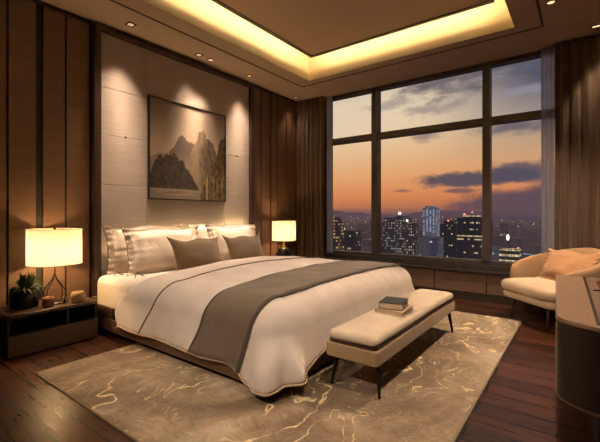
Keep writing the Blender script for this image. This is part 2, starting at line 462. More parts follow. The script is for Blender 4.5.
# ------------------------------------------------------------------ window
win = bpy.data.objects.new('window_1', None); COL.objects.link(win); win.location = (2.1, YW, SILL); struct(win)
def wl(x0, x1, y0, y1, z0, z1): return (x0 - 2.1, x1 - 2.1, y0 - YW, y1 - YW, z0 - SILL, z1 - SILL)
new_obj('window_frame', B(wl(WX0 - 0.05, WX0, 5.16, 5.28, SILL, 2.985), wl(WX1 - 0.03, WX1 + 0.02, 5.16, 5.28, SILL, 2.985),
                           wl(WX0, WX1 - 0.03, 5.16, 5.28, SILL, SILL + 0.045), wl(WX0, WX1 - 0.03, 5.16, 5.28, 2.945, 2.985)), M['frameblk'], win, bevel=0.004)
for (a, b) in ((1.365, 1.455), (2.88, 2.965)):
    new_obj('mullion', B(wl(a, b, 5.12, 5.27, SILL + 0.045, 2.945)), M['frameblk'], win, bevel=0.004)
xs = [WX0, 1.365, 1.455, 2.88, 2.965, WX1 - 0.03]
for a, b in zip(xs[0::2], xs[1::2]):
    new_obj('transom', B(wl(a, b, 5.13, 5.26, 2.215, 2.30)), M['frameblk'], win, bevel=0.004)
    new_obj('lower_pane', B(wl(a, b, 5.205, 5.212, SILL + 0.045, 2.215)), M['glass'], win)
    new_obj('upper_pane', B(wl(a, b, 5.205, 5.212, 2.30, 2.945)), M['glass'], win)

# ------------------------------------------------------------------ curtains
def curtain(name, label, cat, x0, x1, y, z0, z1, depth, pitch, mat, seed, thick=0.006, sub=2):
    L = x1 - x0; n = int(L / pitch * 14); us = lin(0, 1, n); vs = lin(0, 1, 16)
    def fn(u, v):
        x = u * L; ph = x / pitch * 2 * PI + 1.3 * nz(x * 3.1, seed)
        a = depth * (0.75 + 0.5 * nz(x * 5, seed + 4)) * (0.55 + 0.45 * (1 - v) + 0.0)
        yy = a * math.sin(ph) + 0.35 * a * math.sin(2.3 * ph + seed) + 0.008 * nz(x * 4, v * 4, seed)
        return (x - L / 2 + 0.012 * math.cos(ph) * (1 - v), yy, v * (z1 - z0))
    bm = gridmesh(fn, us, vs)
    o = new_obj(name, bm, mat, smooth=True)
    o.location = ((x0 + x1) / 2, y, z0)
    s = o.modifiers.new('th', 'SOLIDIFY'); s.thickness = thick
    return tag(o, label, cat)
curtain('curtain', 'brown floor-length pleated curtain in the corner beside the smaller lit lamp', 'curtain', 0.03, 0.585, 5.035, 0.015, 2.985, 0.038, 0.085, M['curtain'], 1.0)
curtain('curtain', 'brown floor-length pleated curtain hanging behind the tan armchair', 'curtain', 3.635, 4.70, 5.035, 0.015, 2.985, 0.038, 0.105, M['curtain'], 8.0)
curtain('sheer_curtain', 'narrow strip of white sheer curtain at the window edge by the bed', 'curtain', 0.60, 0.71, 5.08, SILL + 0.015, 2.975, 0.012, 0.035, M['sheer'], 3.0, 0.001)
curtain('sheer_curtain', 'narrow strip of white sheer curtain at the window edge by the armchair', 'curtain', 3.50, 3.635, 5.08, SILL + 0.015, 2.975, 0.012, 0.04, M['sheer'], 5.0, 0.001)

# ------------------------------------------------------------------ headboard wall feature
hb = thing('headboard', 'tall cream fabric headboard panel in a dark wood frame behind the bed', 'headboard', (0, 2.86, 0))
def L(y): return y - 2.86
new_obj('frame', B((0.0, 0.07, L(1.735), L(1.805), 0, 2.975), (0.0, 0.07, L(3.91), L(3.985), 0, 2.975), (0.0, 0.07, L(1.805), L(3.91), 2.925, 2.975)), M['postwood'], hb, bevel=0.004)
ph = [0.0, 0.46, 0.93, 1.40, 1.905, 2.38, 2.923]
pyy = [1.807, 2.31, 3.44, 3.908]
pb = bmesh.new()
for za, zb in zip(ph, ph[1:]):
    for ya, yb in zip(pyy, pyy[1:]):
        box(pb, 0.002, 0.028, L(ya) + 0.0008, L(yb) - 0.0008, za + 0.001, zb - 0.001)
new_obj('upholstered_panel', pb, M['silk'], hb, bevel=0.0025)
for (y, z) in ((2.07, 1.905), (3.67, 1.905)):
    s = bmesh.new(); lathe(s, [(0.003, 0), (0.010, 0.001), (0.012, 0.006), (0.008, 0.012), (0.002, 0.014)], 16)
    o = new_obj('stud', s, M['bronze'], hb, smooth=True)
    o.location = (0.028, L(y), z); o.rotation_euler = (0, PI / 2, 0); o['label'] = 'small dark bronze stud on the panel seam'

# ------------------------------------------------------------------ painting: misty karst hills over a river
def canvas_color(s, t):
    def fb(x, y, o=4):
        a = 0; w = 0.5
        for k in range(o): a += w * nz(x, y, 3.3); x *= 2.1; y *= 2.1; w *= 0.5
        return a
    def mixc(a, b, f): return tuple(x + (y - x) * f for x, y in zip(a, b))
    sky = mixc((112, 100, 92), (176, 156, 132), sm(1.0, 0.45, t))
    sky = mixc(sky, (190, 166, 134), 0.35 * math.exp(-((s - 0.55) / 0.25) ** 2))
    sky = mixc(sky, (140, 124, 110), max(0, min(1, 0.5 + 1.4 * fb(s * 2, t * 5))) * 0.25)
    c = sky
    # faint far ridge on the left
    r0 = 0.42 + 0.07 * fb(s * 5 + 3, 0.2) + 0.04 * math.sin(s * 9)
    if t < r0 and s < 0.72: c = mixc((120, 106, 94), c, 0.25 + 0.4 * sm(r0 - 0.25, r0, t) * 0)
    # domed far karst
    dx = (s - 0.42) / 0.155
    r1 = 0.66 - 0.11 * abs(dx) ** 2.2 - 0.03 * math.sin(dx * 5) + 0.06 * fb(s * 11, 1.7) if abs(dx) < 1.25 else 0
    if t < r1: c = mixc((92, 80, 70), (150, 132, 112), sm(0.55, 0.25, t))
    # central steep karst
    dx = (s - 0.695) / 0.125
    dx = (s - 0.70) / (0.17 if s < 0.70 else 0.15)
    r2 = 0.77 - 0.16 * abs(dx) ** 2.4 - 0.05 * sm(0.25, 0.45, abs(dx + 0.25)) + 0.09 * fb(s * 13, 4.7) + 0.04 * fb(s * 45, 1.7) if abs(dx) < 1.6 else 0
    if t < r2:
        tex = fb(s * 22, t * 9) + 0.6 * fb(s * 48, t * 22)
        c = mixc((46, 40, 34), (112, 94, 72), max(0, min(1, 0.45 + 1.3 * tex)))
        c = mixc(c, (156, 136, 108), 0.6 * sm(0.72, 0.56, s)); c = mixc(c, (150, 130, 104), 0.35 * sm(0.5, 0.2, t))
    # olive trees at right
    r3 = 0.40 * sm(0.74, 0.80, s) + 0.30 * sm(0.83, 0.95, s) + 0.09 * fb(s * 18, 7.7) + 0.05 * fb(s * 50, 3.1) + 0.04
    if s > 0.76 and t < r3:
        tex = fb(s * 20, t * 18) + 0.6 * fb(s * 50, t * 45)
        c = mixc((46, 38, 24), (112, 92, 52), max(0, min(1, 0.4 + 1.4 * tex)))
    # river band
    if t < 0.15 and s < 0.74:
        c = mixc((150, 134, 112), (108, 96, 82), max(0, min(1, 0.5 + 1.6 * fb(s * 4, t * 40))))
    # dark wood on the near bank
    r4 = 0.29 * sm(-0.05, 0.12, s) * sm(0.66, 0.30, s) + 0.10 * sm(0.7, 0.45, s) + 0.09 * fb(s * 13, 2.2) + 0.05 * fb(s * 40, 9.2)
    lo = 0.105 + 0.012 * fb(s * 20, 5.5)
    if lo < t < r4 + 0.06 and s < 0.62:
        tex = fb(s * 26, t * 26)
        c = mixc((44, 38, 34), (78, 68, 58), max(0, min(1, 0.35 + 1.2 * tex)))
    # bank bushes and pale trunks low at right
    if s > 0.62 and t < 0.30 * sm(0.60, 0.72, s):
        tex = fb(s * 28, t * 26)
        c = mixc((52, 42, 30), (134, 112, 72), max(0, min(1, 0.4 + 1.4 * tex)))
        if fb(s * 60, 0.5, 2) > 0.16 and t < 0.26: c = mixc(c, (190, 170, 134), 0.6)
    return srgb(min(255, c[0] * 1.04), min(255, c[1] * 1.06), min(255, c[2] * 1.12))
art = thing('framed_painting', 'wide framed landscape painting of misty hills above a river', 'painting', (0.029, 2.88, 1.265))
PW, PH = 1.12, 1.15
bm = bmesh.new()
NX, NY = 110, 110
V = [[bm.verts.new((0.022, -PW / 2 + 0.012 + (PW - 0.024) * i / NX, 0.012 + (PH - 0.024) * j / NY)) for j in range(NY + 1)] for i in range(NX + 1)]
cl = bm.loops.layers.float_color.new('paint')
vc = {}
for i in range(NX + 1):
    for j in range(NY + 1): vc[V[i][j]] = canvas_color(i / NX, j / NY)
for i in range(NX):
    for j in range(NY):
        f = bm.faces.new((V[i][j], V[i + 1][j], V[i + 1][j + 1], V[i][j + 1]))
        for lp in f.loops: lp[cl] = (*vc[lp.vert], 1)
m, nt, p = base_mat('painted canvas')
at = nt.new('ShaderNodeVertexColor', layer_name='paint')
nt.put(p.inputs['Base Color'], nt.mix(0.12, at.outputs[0], nt.noise(nt.coord(), 30.0, 3.0, color=True), 'OVERLAY'))
p.inputs['Roughness'].default_value = 0.55
new_obj('canvas', bm, m, art)
f = PW / 2
new_obj('frame', B((0, 0.03, -f, -f + 0.012, 0, PH), (0, 0.03, f - 0.012, f, 0, PH), (0, 0.03, -f + 0.012, f - 0.012, 0, 0.012), (0, 0.03, -f + 0.012, f - 0.012, PH - 0.012, PH), (0, 0.018, -f + 0.012, f - 0.012, 0.012, PH - 0.012)), M['black'], art)

# ------------------------------------------------------------------ rug
o = new_obj('rug', B((0.88, 3.38, 0.985, 4.42, 0.0, 0.012)), M['rug'], bevel=0.004)
tag(o, 'large taupe rug with gold marbled veins under the bed and bench', 'rug')
bd = new_obj('binding', ring(0.872, 3.388, 0.977, 4.428, 0.012, 0.0, 0.010), M['rugedge'], o)
RZ = 0.0125

# ------------------------------------------------------------------ bed
BY0, BY1 = 1.725, 3.87
bed = thing('bed', 'wide low platform bed with white mattress on dark wood rails', 'bed', (1.25, 2.81, 0))
def Q(x0, x1, y0, y1, z0, z1): return (x0 - 1.25, x1 - 1.25, y0 - 2.81, y1 - 2.81, z0, z1)
new_obj('side_rail', B(Q(0.08, 2.44, 1.668, 1.70, 0.05, 0.160)), M['railwood'], bed, bevel=0.006)
new_obj('side_rail', B(Q(0.08, 2.44, 3.925, 3.955, 0.05, 0.160)), M['railwood'], bed, bevel=0.006)
new_obj('foot_rail', B(Q(2.40, 2.44, 1.70, 3.925, 0.05, 0.160)), M['railwood'], bed, bevel=0.006)
new_obj('head_rail', B(Q(0.08, 0.12, 1.695, 3.925, 0.075, 0.30)), M['railwood'], bed, bevel=0.006)
new_obj('slat_deck', B(Q(0.12, 2.40, 1.70, 3.925, 0.12, 0.165)), M['darkwood'], bed)
new_obj('plinth', B(Q(0.25, 2.25, 1.95, 3.70, RZ, 0.12)), M['black'], bed)
mt = new_obj('mattress', B(Q(0.10, 2.38, BY0, BY1, 0.17, 0.505)), M['sheet'], bed, bevel=0.07, segs=5)
new_obj('side_panel', B(Q(0.08, 0.55, 1.67, 1.70, 0.161, 0.26)), M['darkwood'], bed, bevel=0.008)['label'] = 'raised dark rail panel at the head of the bed'

# ------------------------------------------------------------------ duvet and runner share one draping function
EX1, EY0, EY1, ER, ZT = 2.275, 1.87, 3.77, 0.20, 0.565
def drape(p, q, lift=0.0):
    """unfolded cloth coordinate (p along the bed, q across) -> point in the room"""
    dx = max(0.0, p - EX1); dyn = EY0 - q if q < EY0 else (q - EY1 if q > EY1 else 0.0)
    hn = HN * (1 + 0.15 * sm(2.05, EX1, p)); he = HE * (1 + 0.08 * sm(2.25, EY0, q))
    ax, ay = dx / HE, dyn / HN
    sy = -1 if q < EY0 else 1
    bx = min(p, EX1); by = min(max(q, EY0), EY1)
    cx = (by - (EY0 + EY1) / 2) / ((EY1 - EY0) / 2)
    crown = 0.035 * (1 - cx * cx) * sm(2.45, 1.6, p) + 0.02 * (1 - abs(cx) ** 3)
    puff = 0.010 * nz(p * 3.2, q * 2.4, 1.0) + 0.005 * nz(p * 8, q * 7, 2.0)
    Z = ZT + crown + puff + lift
    kk = max(ax, ay)
    if kk < 1e-6: return Vector((bx, by, Z))
    ang = math.atan2(ay, ax); tt = ang / (PI / 2)
    ux, uy = math.cos(ang), math.sin(ang)
    corner = math.sin(PI * tt)
    d = kk * (he + (hn - he) * tt + 0.02 * corner)
    arc = ER * PI / 2
    R = ER + lift
    if d < arc:
        a = d / ER; out = R * math.sin(a); dn = R * (1 - math.cos(a)) ; fall = 0
    else:
        fall = d - arc; out = R; dn = R + fall
    along = q if ux > uy else p
    fold = 0.020 * math.sin(along * 7.5 + 1.0) + 0.014 * nz(along * 4, d * 3, 5)
    out += sm(0, 0.25, fall) * (fold * (1 - corner) + corner * (0.030 * math.sin(ang * 8 - 0.4) + 0.03 * nz(ang * 2.5, d * 5, 2))) + fall * 0.18 + 0.05 * sm(0.0, 0.3, fall) * sm(0.0, 0.7, corner)
    out += 0.03 * math.sin(min(1, fall / 0.3) * PI) * corner   # belly of the filled cloth
    z = Z - dn
    lim = 0.035
    if z < lim + 0.05:                                   # corner puddles on the rug
        ex = (lim + 0.05) - z
        out += min(0.05, ex * 0.3); z = lim + 0.05 * math.exp(-ex / 0.05)
    return Vector((bx + ux * out, by + sy * uy * out, z))
HN, HF, HE = 0.535, 0.56, 0.50
def cornerclip(p, q):
    """round off the duvet's hanging corners a little so they do not pile up"""
    dx = max(0.0, p - EX1); dy = EY0 - q if q < EY0 else (q - EY1 if q > EY1 else 0.0)
    d = math.hypot(dx, dy); lim = 9.0
    if d > lim and dx > 0 and dy > 0:
        k = lim / d; dx *= k; dy *= k
        p = EX1 + dx; q = EY0 - dy if q < EY0 else EY1 + dy
    return p, q
P0 = 0.90
def headround(p, q):
    # the head-end hem of the duvet curves back on the near hanging side
    hang = max(0.0, EY0 - q)
    return p
ps = lin(P0, EX1, 44) + lin(EX1, EX1 + HE, 20)[1:]
qs = lin(EY0 - HN, EY0, 20)[:-1] + lin(EY0, EY1, 50) + lin(EY1, EY1 + HF, 16)[1:]
def dfn(p, q):
    k = sm(P0 + 0.35, P0, p)
    hang = max(0.0, EY0 - q)
    pp = p
    if p < P0 + 0.35:                                   # slanted, rounded head-end hem on the hanging flap
        pp = p - 0.30 * k * sm(0.0, 0.45, hang) + 0.09 * k * sm(0.42, 0.535, hang)
    pp, q = cornerclip(pp, q)
    v = drape(pp, q)
    if p < P0 + 0.03: v.z -= 0.02 * (1 - (p - P0) / 0.03)
    return v
bm = gridmesh(dfn, ps, qs)
bmesh.ops.recalc_face_normals(bm, faces=bm.faces)
duv = new_obj('duvet', bm, M['duvet'], smooth=True)
s = duv.modifiers.new('th', 'SOLIDIFY'); s.thickness = 0.028; s.offset = -1
s = duv.modifiers.new('sub', 'SUBSURF'); s.levels = 1; s.render_levels = 1
tag(duv, 'thick white duvet spread over the bed with brown piping near the pillows', 'duvet')
tb = bmesh.new()
tube(tb, [dfn(1.30 - 0.33 * max(0, EY0 - q), q) + Vector((0, 0, 0.002)) for q in lin(EY0 - HN, EY0, 14)[:-1] + lin(EY0, EY1 + 0.2, 40)], 0.006, 6)
new_obj('piping', tb, M['piping'], duv, smooth=True)['label'] = 'brown piped seam across the folded top of the duvet'
tb = bmesh.new()
hem = [dfn(p, EY0 - HN) for p in ps] + [dfn(EX1 + HE, q) for q in qs[1:]]
tube(tb, hem, 0.007, 6)
new_obj('hem', tb, M['cream_piping'], duv, smooth=True)['label'] = 'tan corded hem of the duvet'

RP0, RP1 = 1.88, 2.33
rq = lin(EY0 - 0.525, EY0, 18)[:-1] + lin(EY0, EY1, 40) + lin(EY1, EY1 + 0.52, 14)[1:]
def rfn(lift):
    return lambda p, q: drape(p - 0.30 * max(0, EY0 - q) + 0.015 * nz(q * 3, 2.0), q, lift + (0.004 * nz(p * 9, q * 5)))
bm = gridmesh(rfn(0.014), lin(RP0, RP1, 22), rq)
bmesh.ops.recalc_face_normals(bm, faces=bm.faces)
run = new_obj('bed_runner', bm, M['runner'], smooth=True)
s = run.modifiers.new('th', 'SOLIDIFY'); s.thickness = 0.008; s.offset = -1
tag(run, 'taupe throw with darker borders laid across the foot of the white duvet', 'throw')
for a, b in ((RP0, RP0 + 0.018), (RP1 - 0.022, RP1)):
    bm = gridmesh(rfn(0.0165), lin(a, b, 4), rq); bmesh.ops.recalc_face_normals(bm, faces=bm.faces)
    new_obj('border_stripe', bm, M['runnerdk'], run, smooth=True)['label'] = 'darker border stripe'

# ------------------------------------------------------------------ pillows
def pillow(name, label, cat, w, h, t, loc, tilt, rz, mat, pipe, seed, flange=0.03, wrinkle=1.0, ears=0.014, group=None, ties=False):
    root = thing(name, label, cat, loc, rz, group)
    n = 36
    def outline(a, b):                                # a,b in [-1,1] -> y,z in the pillow plane
        ear = ears * (abs(a) ** 6) * (abs(b) ** 6)
        y = a * (w / 2) * (1 - 0.05 * (1 - b * b)) ; z = b * (h / 2) * (1 - 0.05 * (1 - a * a) * (1 if b > 0 else 0.3))
        y += math.copysign(ear, a); z += math.copysign(ear * (1.0 if b > 0 else 0.2), b)
        z += 0.012 * math.sin(a * 5 + seed) * max(0, b)
        return y, z
    def prof(a, b):
        fa = max(0.0, 1 - (abs(a) / (1 - flange * 2 / w)) ** 2.6); fb = max(0.0, 1 - (abs(b) / (1 - flange * 2 / h)) ** 2.6)
        return (fa ** 0.55) * (fb ** 0.55)
    def surf(side):
        def fn(a, b):
            y, z = outline(a, b); k = prof(a, b)
            sag = 0.75 + 0.35 * (0.5 - 0.5 * b)
            x = 0.004 * side + side * t / 2 * k * sag
            edge = sm(0.35, 0.85, abs(a))
            wr = 0.006 * sm(0.6, 0.85, abs(a)) * math.sin(b * 24 + 3 * nz(a * 3, b * 4, seed) + seed) * k + 0.022 * nz(a * 1.8 + seed, b * 2.4, side) * k + 0.012 * nz(a * 5 + seed, b * 6, side) * k * edge
            if wrinkle > 0.5: wr -= 0.022 * math.exp(-((abs(a) - 0.80) / 0.05) ** 2) * (0.5 + 0.5 * abs(b)) * (k > 0.2)   # gathered seam before the frill
            x += side * wr * wrinkle
            x += 0.010 * math.sin(b * 26 + seed + 2 * nz(b * 3, seed)) * sm(0.80, 1.0, abs(a)) * wrinkle
            return Vector((x, y, z))
        return fn
    T = Matrix.Translation((0, 0, 0)) @ Matrix.Rotation(tilt, 4, 'Y')
    us = [math.sin(x * PI / 2) for x in lin(-1, 1, n)]
    bm = bmesh.new()
    for side in (1, -1):
        fn = surf(side)
        G = [[bm.verts.new(T @ (fn(a, b) + Vector((0, 0, h / 2)))) for b in us] for a in us]
        for i in range(n - 1):
            for j in range(n - 1): bm.faces.new((G[i][j], G[i + 1][j], G[i + 1][j + 1], G[i][j + 1]))
    bmesh.ops.remove_doubles(bm, verts=bm.verts, dist=0.0001)
    # close the rim
    bmesh.ops.recalc_face_normals(bm, faces=bm.faces)
    edges = [e for e in bm.edges if e.is_boundary]
    if edges: bmesh.ops.bridge_loops(bm, edges=edges)
    bmesh.ops.recalc_face_normals(bm, faces=bm.faces)
    new_obj('case', bm, mat, root, smooth=True)
    if ties:
        for q in (0.0, 0.03):
            tb = bmesh.new()
            tube(tb, [(0.04, -w / 2 + 0.07, 0.03), (0.06, -w / 2 + 0.05 + q, 0.012), (0.10, -w / 2 + 0.02 + 2 * q, 0.004), (0.15, -w / 2 - 0.01 + 3 * q, 0.004)], 0.004, 6)
            new_obj('tie', tb, pipe, root, smooth=True)['label'] = 'short brown cord tie at the gathered end'
    if pipe is not None:
        fn = surf(0)
        per = [(a, 1) for a in us] + [(1, b) for b in reversed(us)][1:] + [(a, -1) for a in reversed(us)][1:] + [(-1, b) for b in us][1:-1]
        tb = bmesh.new(); tube(tb, [T @ (fn(a, b) + Vector((0, 0, h / 2))) for a, b in per], 0.003, 6, closed=True)
        new_obj('piping', tb, pipe, root, smooth=True)
    return root
PZ0 = 0.508
pillow('pillow', 'white pillow against the headboard, half hidden behind the larger pillow nearest the potted plant', 'pillow', 0.88, 0.47, 0.15, (0.165, 2.255, PZ0), -0.16, 0.0, M['pillow'], M['piping'], 1.3, ties=True)
pillow('pillow', 'large white pillow with brown piped edge standing behind the left brown cushion', 'pillow', 0.88, 0.46, 0.19, (0.40, 2.345, PZ0), -0.24, -0.03, M['pillow'], M['piping'], 2.1, ties=True)
pillow('pillow', 'white pillow tucked between the headboard and the front pillow farther from the plant', 'pillow', 0.90, 0.47, 0.15, (0.165, 3.27, PZ0), -0.16, 0.0, M['pillow'], M['piping'], 3.9)
pillow('pillow', 'large white pillow standing behind the right brown cushion, on the window side of the bed', 'pillow', 0.86, 0.46, 0.19, (0.40, 3.345, PZ0), -0.24, 0.05, M['pillow'], M['piping'], 5.2)
pillow('cushion', 'brown cushion leaning on the white pillow nearer the plant', 'cushion', 0.61, 0.345, 0.13, (0.66, 2.57, PZ0), -0.38, 0.0, M['cushion'], None, 6.7, flange=0.008, wrinkle=0.2, ears=0.03)
pillow('cushion', 'brown cushion leaning on the white pillow nearer the window', 'cushion', 0.62, 0.345, 0.13, (0.66, 3.29, PZ0), -0.38, 0.06, M['cushion'], None, 8.1, flange=0.008, wrinkle=0.2, ears=0.03)

# ------------------------------------------------------------------ nightstands
def rounded(x0, x1, y0, y1, r, n=6, corners=(1, 1, 1, 1)):
    pts = []
    for (cx, cy, a0, on) in ((x1 - r, y1 - r, 0, corners[0]), (x0 + r, y1 - r, 90, corners[1]), (x0 + r, y0 + r, 180, corners[2]), (x1 - r, y0 + r, 270, corners[3])):
        if on:
            for k in range(n + 1):
                a = math.radians(a0 + 90 * k / n); pts.append((cx + r * math.cos(a), cy + r * math.sin(a)))
        else:
            sx = 1 if a0 in (0, 270) else -1; sy = 1 if a0 in (0, 90) else -1
            pts.append((cx + sx * r, cy + sy * r))
    return pts
def nightstand(label, y0, y1):
    t = thing('nightstand', label, 'nightstand', (0.22, (y0 + y1) / 2, 0))
    hw = (y1 - y0) / 2
    D = 0.205
    new_obj('top', prism(bmesh.new(), rounded(-D, D + 0.012, -hw - 0.008, hw + 0.008, 0.035, corners=(1, 0, 0, 1)), 0.305, 0.333), M['darkwood'], t, bevel=0.005)
    new_obj('carcass', B((-D, -D + 0.015, -hw, hw, 0.0, 0.305), (-D + 0.015, D - 0.01, -hw, -hw + 0.018, 0.0, 0.305), (-D + 0.015, D - 0.01, hw - 0.018, hw, 0.0, 0.305),
                       (-D + 0.015, D - 0.01, -hw + 0.018, hw - 0.018, 0.165, 0.18), (-D + 0.015, D - 0.01, -hw + 0.018, hw - 0.018, 0.0, 0.02)), M['black'], t)
    new_obj('divider', B((-D + 0.015, D - 0.03, hw * 0.28, hw * 0.28 + 0.015, 0.18, 0.305)), M['black'], t)
    new_obj('back_panel', B((-D + 0.016, -D + 0.02, -hw * 0.45, hw * 0.28, 0.181, 0.304)), M['darkwood'], t)
    d = new_obj('drawer', B((D - 0.01, D + 0.01, -hw, hw, 0.012, 0.172)), M['drawerwood'], t, bevel=0.003)
    new_obj('finger_pull', B((D - 0.008, D + 0.006, -hw + 0.02, hw - 0.02, 0.1725, 0.178)), M['black'], d)
    return t
nightstand('dark wood nightstand holding the potted plant and the larger lamp', 0.945, 1.60)
nightstand('dark wood nightstand on the window side of the bed, under the smaller lamp', 4.06, 4.75)
NTOP = 0.334

# ------------------------------------------------------------------ lamps
def bulb_light(name, loc, power, r=0.035, col=(1.0, 0.62, 0.29)):
    l = bpy.data.lights.new(name, 'POINT'); l.energy = power; l.color = col; l.shadow_soft_size = r
    o = bpy.data.objects.new(name, l); COL.objects.link(o); o.location = loc; return o
def drum_shade(t, r, z0, z1):
    bm = bmesh.new(); lathe(bm, [(r, z0), (r * 1.0, (z0 + z1) / 2), (r, z1)], 48, closed_ends=False)
    sh = new_obj('lamp_shade', bm, M['shade'], t, smooth=True)
    sh['label'] = 'glowing cream drum shade'
    for z in (z0, z1):
        rb = bmesh.new(); tube(rb, [(r * math.cos(2 * PI * k / 48), r * math.sin(2 * PI * k / 48), z) for k in range(48)], 0.0025, 6, closed=True)
        new_obj('rim', rb, M['cream_piping'], sh, smooth=True)
lx, ly = 0.225, 1.335
t = thing('table_lamp', 'lit lamp with wide drum shade and curved wire base, beside the potted plant', 'lamp', (lx, ly, NTOP))
drum_shade(t, 0.205, 0.335, 0.635)
wb = bmesh.new()
tube(wb, [(0, 0, 0.245), (0, 0, 0.50)], 0.005, 8)
for k in range(4):
    a = k * PI / 2 + 0.6
    pr = [(0.003, 0.26), (0.008, 0.235), (0.022, 0.20), (0.055, 0.160), (0.085, 0.125), (0.098, 0.09), (0.095, 0.05), (0.082, 0.012)]
    tube(wb, [(r * math.cos(a), r * math.sin(a), z) for r, z in pr], 0.0045, 6)
new_obj('wire_base', wb, M['bronze'], t, smooth=True)
fb = bmesh.new(); lathe(fb, [(0.001, 0.0), (0.098, 0.0), (0.10, 0.004), (0.098, 0.010), (0.02, 0.013), (0.001, 0.013)], 40)
new_obj('foot_disc', fb, M['bronze'], t, smooth=True)
bb = bmesh.new(); bmesh.ops.create_uvsphere(bb, u_segments=16, v_segments=10, radius=0.028, matrix=Matrix.Translation((0, 0, 0.50)))
new_obj('bulb', bb, M['bulb'], t, smooth=True)
fs = bmesh.new()
tube(fs, [(0, 0, 0.53), (0, 0, 0.635)], 0.003, 6); lathe(fs, [(0.001, 0.628), (0.010, 0.632), (0.012, 0.642), (0.006, 0.652), (0.001, 0.654)], 16)
for k in range(3):
    a = k * 2 * PI / 3; tube(fs, [(0, 0, 0.63), (0.204 * math.cos(a), 0.204 * math.sin(a), 0.632)], 0.0025, 6)
new_obj('finial', fs, M['bronze'], t, smooth=True)
bulb_light('bulb_light', (lx, ly, NTOP + 0.455), 21.0, 0.05)

rx, ry = 0.25, 4.43
t = thing('table_lamp', 'lit lamp with smaller drum shade and dark ceramic base in the far corner', 'lamp', (rx, ry, NTOP))
drum_shade(t, 0.18, 0.365, 0.66)
bs = bmesh.new(); lathe(bs, [(0.001, 0.0), (0.085, 0.0), (0.092, 0.02), (0.094, 0.10), (0.090, 0.20), (0.078, 0.245), (0.05, 0.262), (0.001, 0.265)], 32)
new_obj('base', bs, M['pot'], t, smooth=True)
nk = bmesh.new(); lathe(nk, [(0.001, 0.264), (0.032, 0.265), (0.030, 0.28), (0.014, 0.295), (0.010, 0.35), (0.010, 0.50), (0.001, 0.502)], 20)
new_obj('neck', nk, M['gold'], t, smooth=True)
bb = bmesh.new(); bmesh.ops.create_uvsphere(bb, u_segments=16, v_segments=10, radius=0.026, matrix=Matrix.Translation((0, 0, 0.525)))
new_obj('bulb', bb, M['bulb'], t, smooth=True)
sp = bmesh.new()
for k in range(3):
    a = k * 2 * PI / 3 + 0.4; tube(sp, [(0.008 * math.cos(a), 0.008 * math.sin(a), 0.47), (0.12 * math.cos(a), 0.12 * math.sin(a), 0.50), (0.179 * math.cos(a), 0.179 * math.sin(a), 0.655)], 0.0025, 6)
new_obj('shade_carrier', sp, M['bronze'], t, smooth=True)
bulb_light('bulb_light', (rx, ry, NTOP + 0.49), 22.0, 0.05)

# ------------------------------------------------------------------ bits on the nightstands
t = thing('potted_plant', 'small spiky green plant in a dark ribbed pot on the nightstand', 'plant', (0.20, 1.12, NTOP))
pm = bmesh.new()
nn = 48; rings = []
for r, z in ((0.02, 0.0), (0.088, 0.0), (0.096, 0.015), (0.098, 0.10), (0.094, 0.155), (0.088, 0.168), (0.080, 0.168), (0.078, 0.15), (0.02, 0.148)):
    rings.append([pm.verts.new(((r * (1 + (0.035 if r > 0.085 else 0) * math.cos(k * PI))) * math.cos(2 * PI * k / nn), (r * (1 + (0.035 if r > 0.085 else 0) * math.cos(k * PI))) * math.sin(2 * PI * k / nn), z)) for k in range(nn)])
for A, Bq in zip(rings, rings[1:]):
    for k in range(nn): pm.faces.new((A[k], A[(k + 1) % nn], Bq[(k + 1) % nn], Bq[k]))
pm.faces.new(rings[0]); pm.faces.new(rings[-1]); bmesh.ops.recalc_face_normals(pm, faces=pm.faces)
new_obj('pot', pm, M['pot'], t, smooth=True)
lf = bmesh.new()
rnd = random.Random(4)
for k in range(150):
    a = rnd.uniform(0, 2 * PI); el = rnd.uniform(0.15, 1.45); ln = rnd.uniform(0.08, 0.165); r0 = rnd.uniform(0, 0.06)
    d = Vector((math.cos(a) * math.cos(el), math.sin(a) * math.cos(el), math.sin(el)))
    if d.x < 0: d.x *= 0.6
    d.y = min(d.y, 0.95)
    s = d.cross(Vector((0, 0, 1))); s.normalize(); w = rnd.uniform(0.005, 0.010)
    p0 = Vector((r0 * math.cos(a), r0 * math.sin(a), 0.155)); pts = []
    for j in range(5):
        u = j / 4; q = p0 + d * ln * u + Vector((0, 0, -0.05 * u * u * math.cos(el))); ww = w * math.sin(PI * (0.12 + 0.86 * u))
        pts.append((lf.verts.new(q + s * ww), lf.verts.new(q - s * ww)))
    for A, Bq in zip(pts, pts[1:]): lf.faces.new((A[0], A[1], Bq[1], Bq[0]))
new_obj('leaves', lf, M['leaf'], t)
o = bmesh.new(); lathe(o, [(0.001, 0.0), (0.036, 0.0), (0.040, 0.01), (0.044, 0.07), (0.040, 0.076), (0.037, 0.07), (0.034, 0.012), (0.001, 0.01)], 24)
tag(new_obj('cup', o, M['terracotta'], smooth=True), 'small terracotta cup between the plant pot and the lamp base', 'cup').location = (0.335, 1.245, NTOP)
o = bmesh.new(); lathe(o, [(0.001, 0.0), (0.040, 0.0), (0.048, 0.008), (0.058, 0.05), (0.050, 0.085), (0.044, 0.09), (0.040, 0.085), (0.046, 0.05), (0.036, 0.014), (0.001, 0.012)], 28)
tag(new_obj('bowl', o, M['ceramic'], smooth=True), 'small beige ceramic bowl next to the wire lamp base', 'bowl').location = (0.36, 1.465, NTOP)
t = thing('vase', 'slim dark bottle vase beside the smaller lamp on the far nightstand', 'vase', (0.28, 4.235, NTOP))
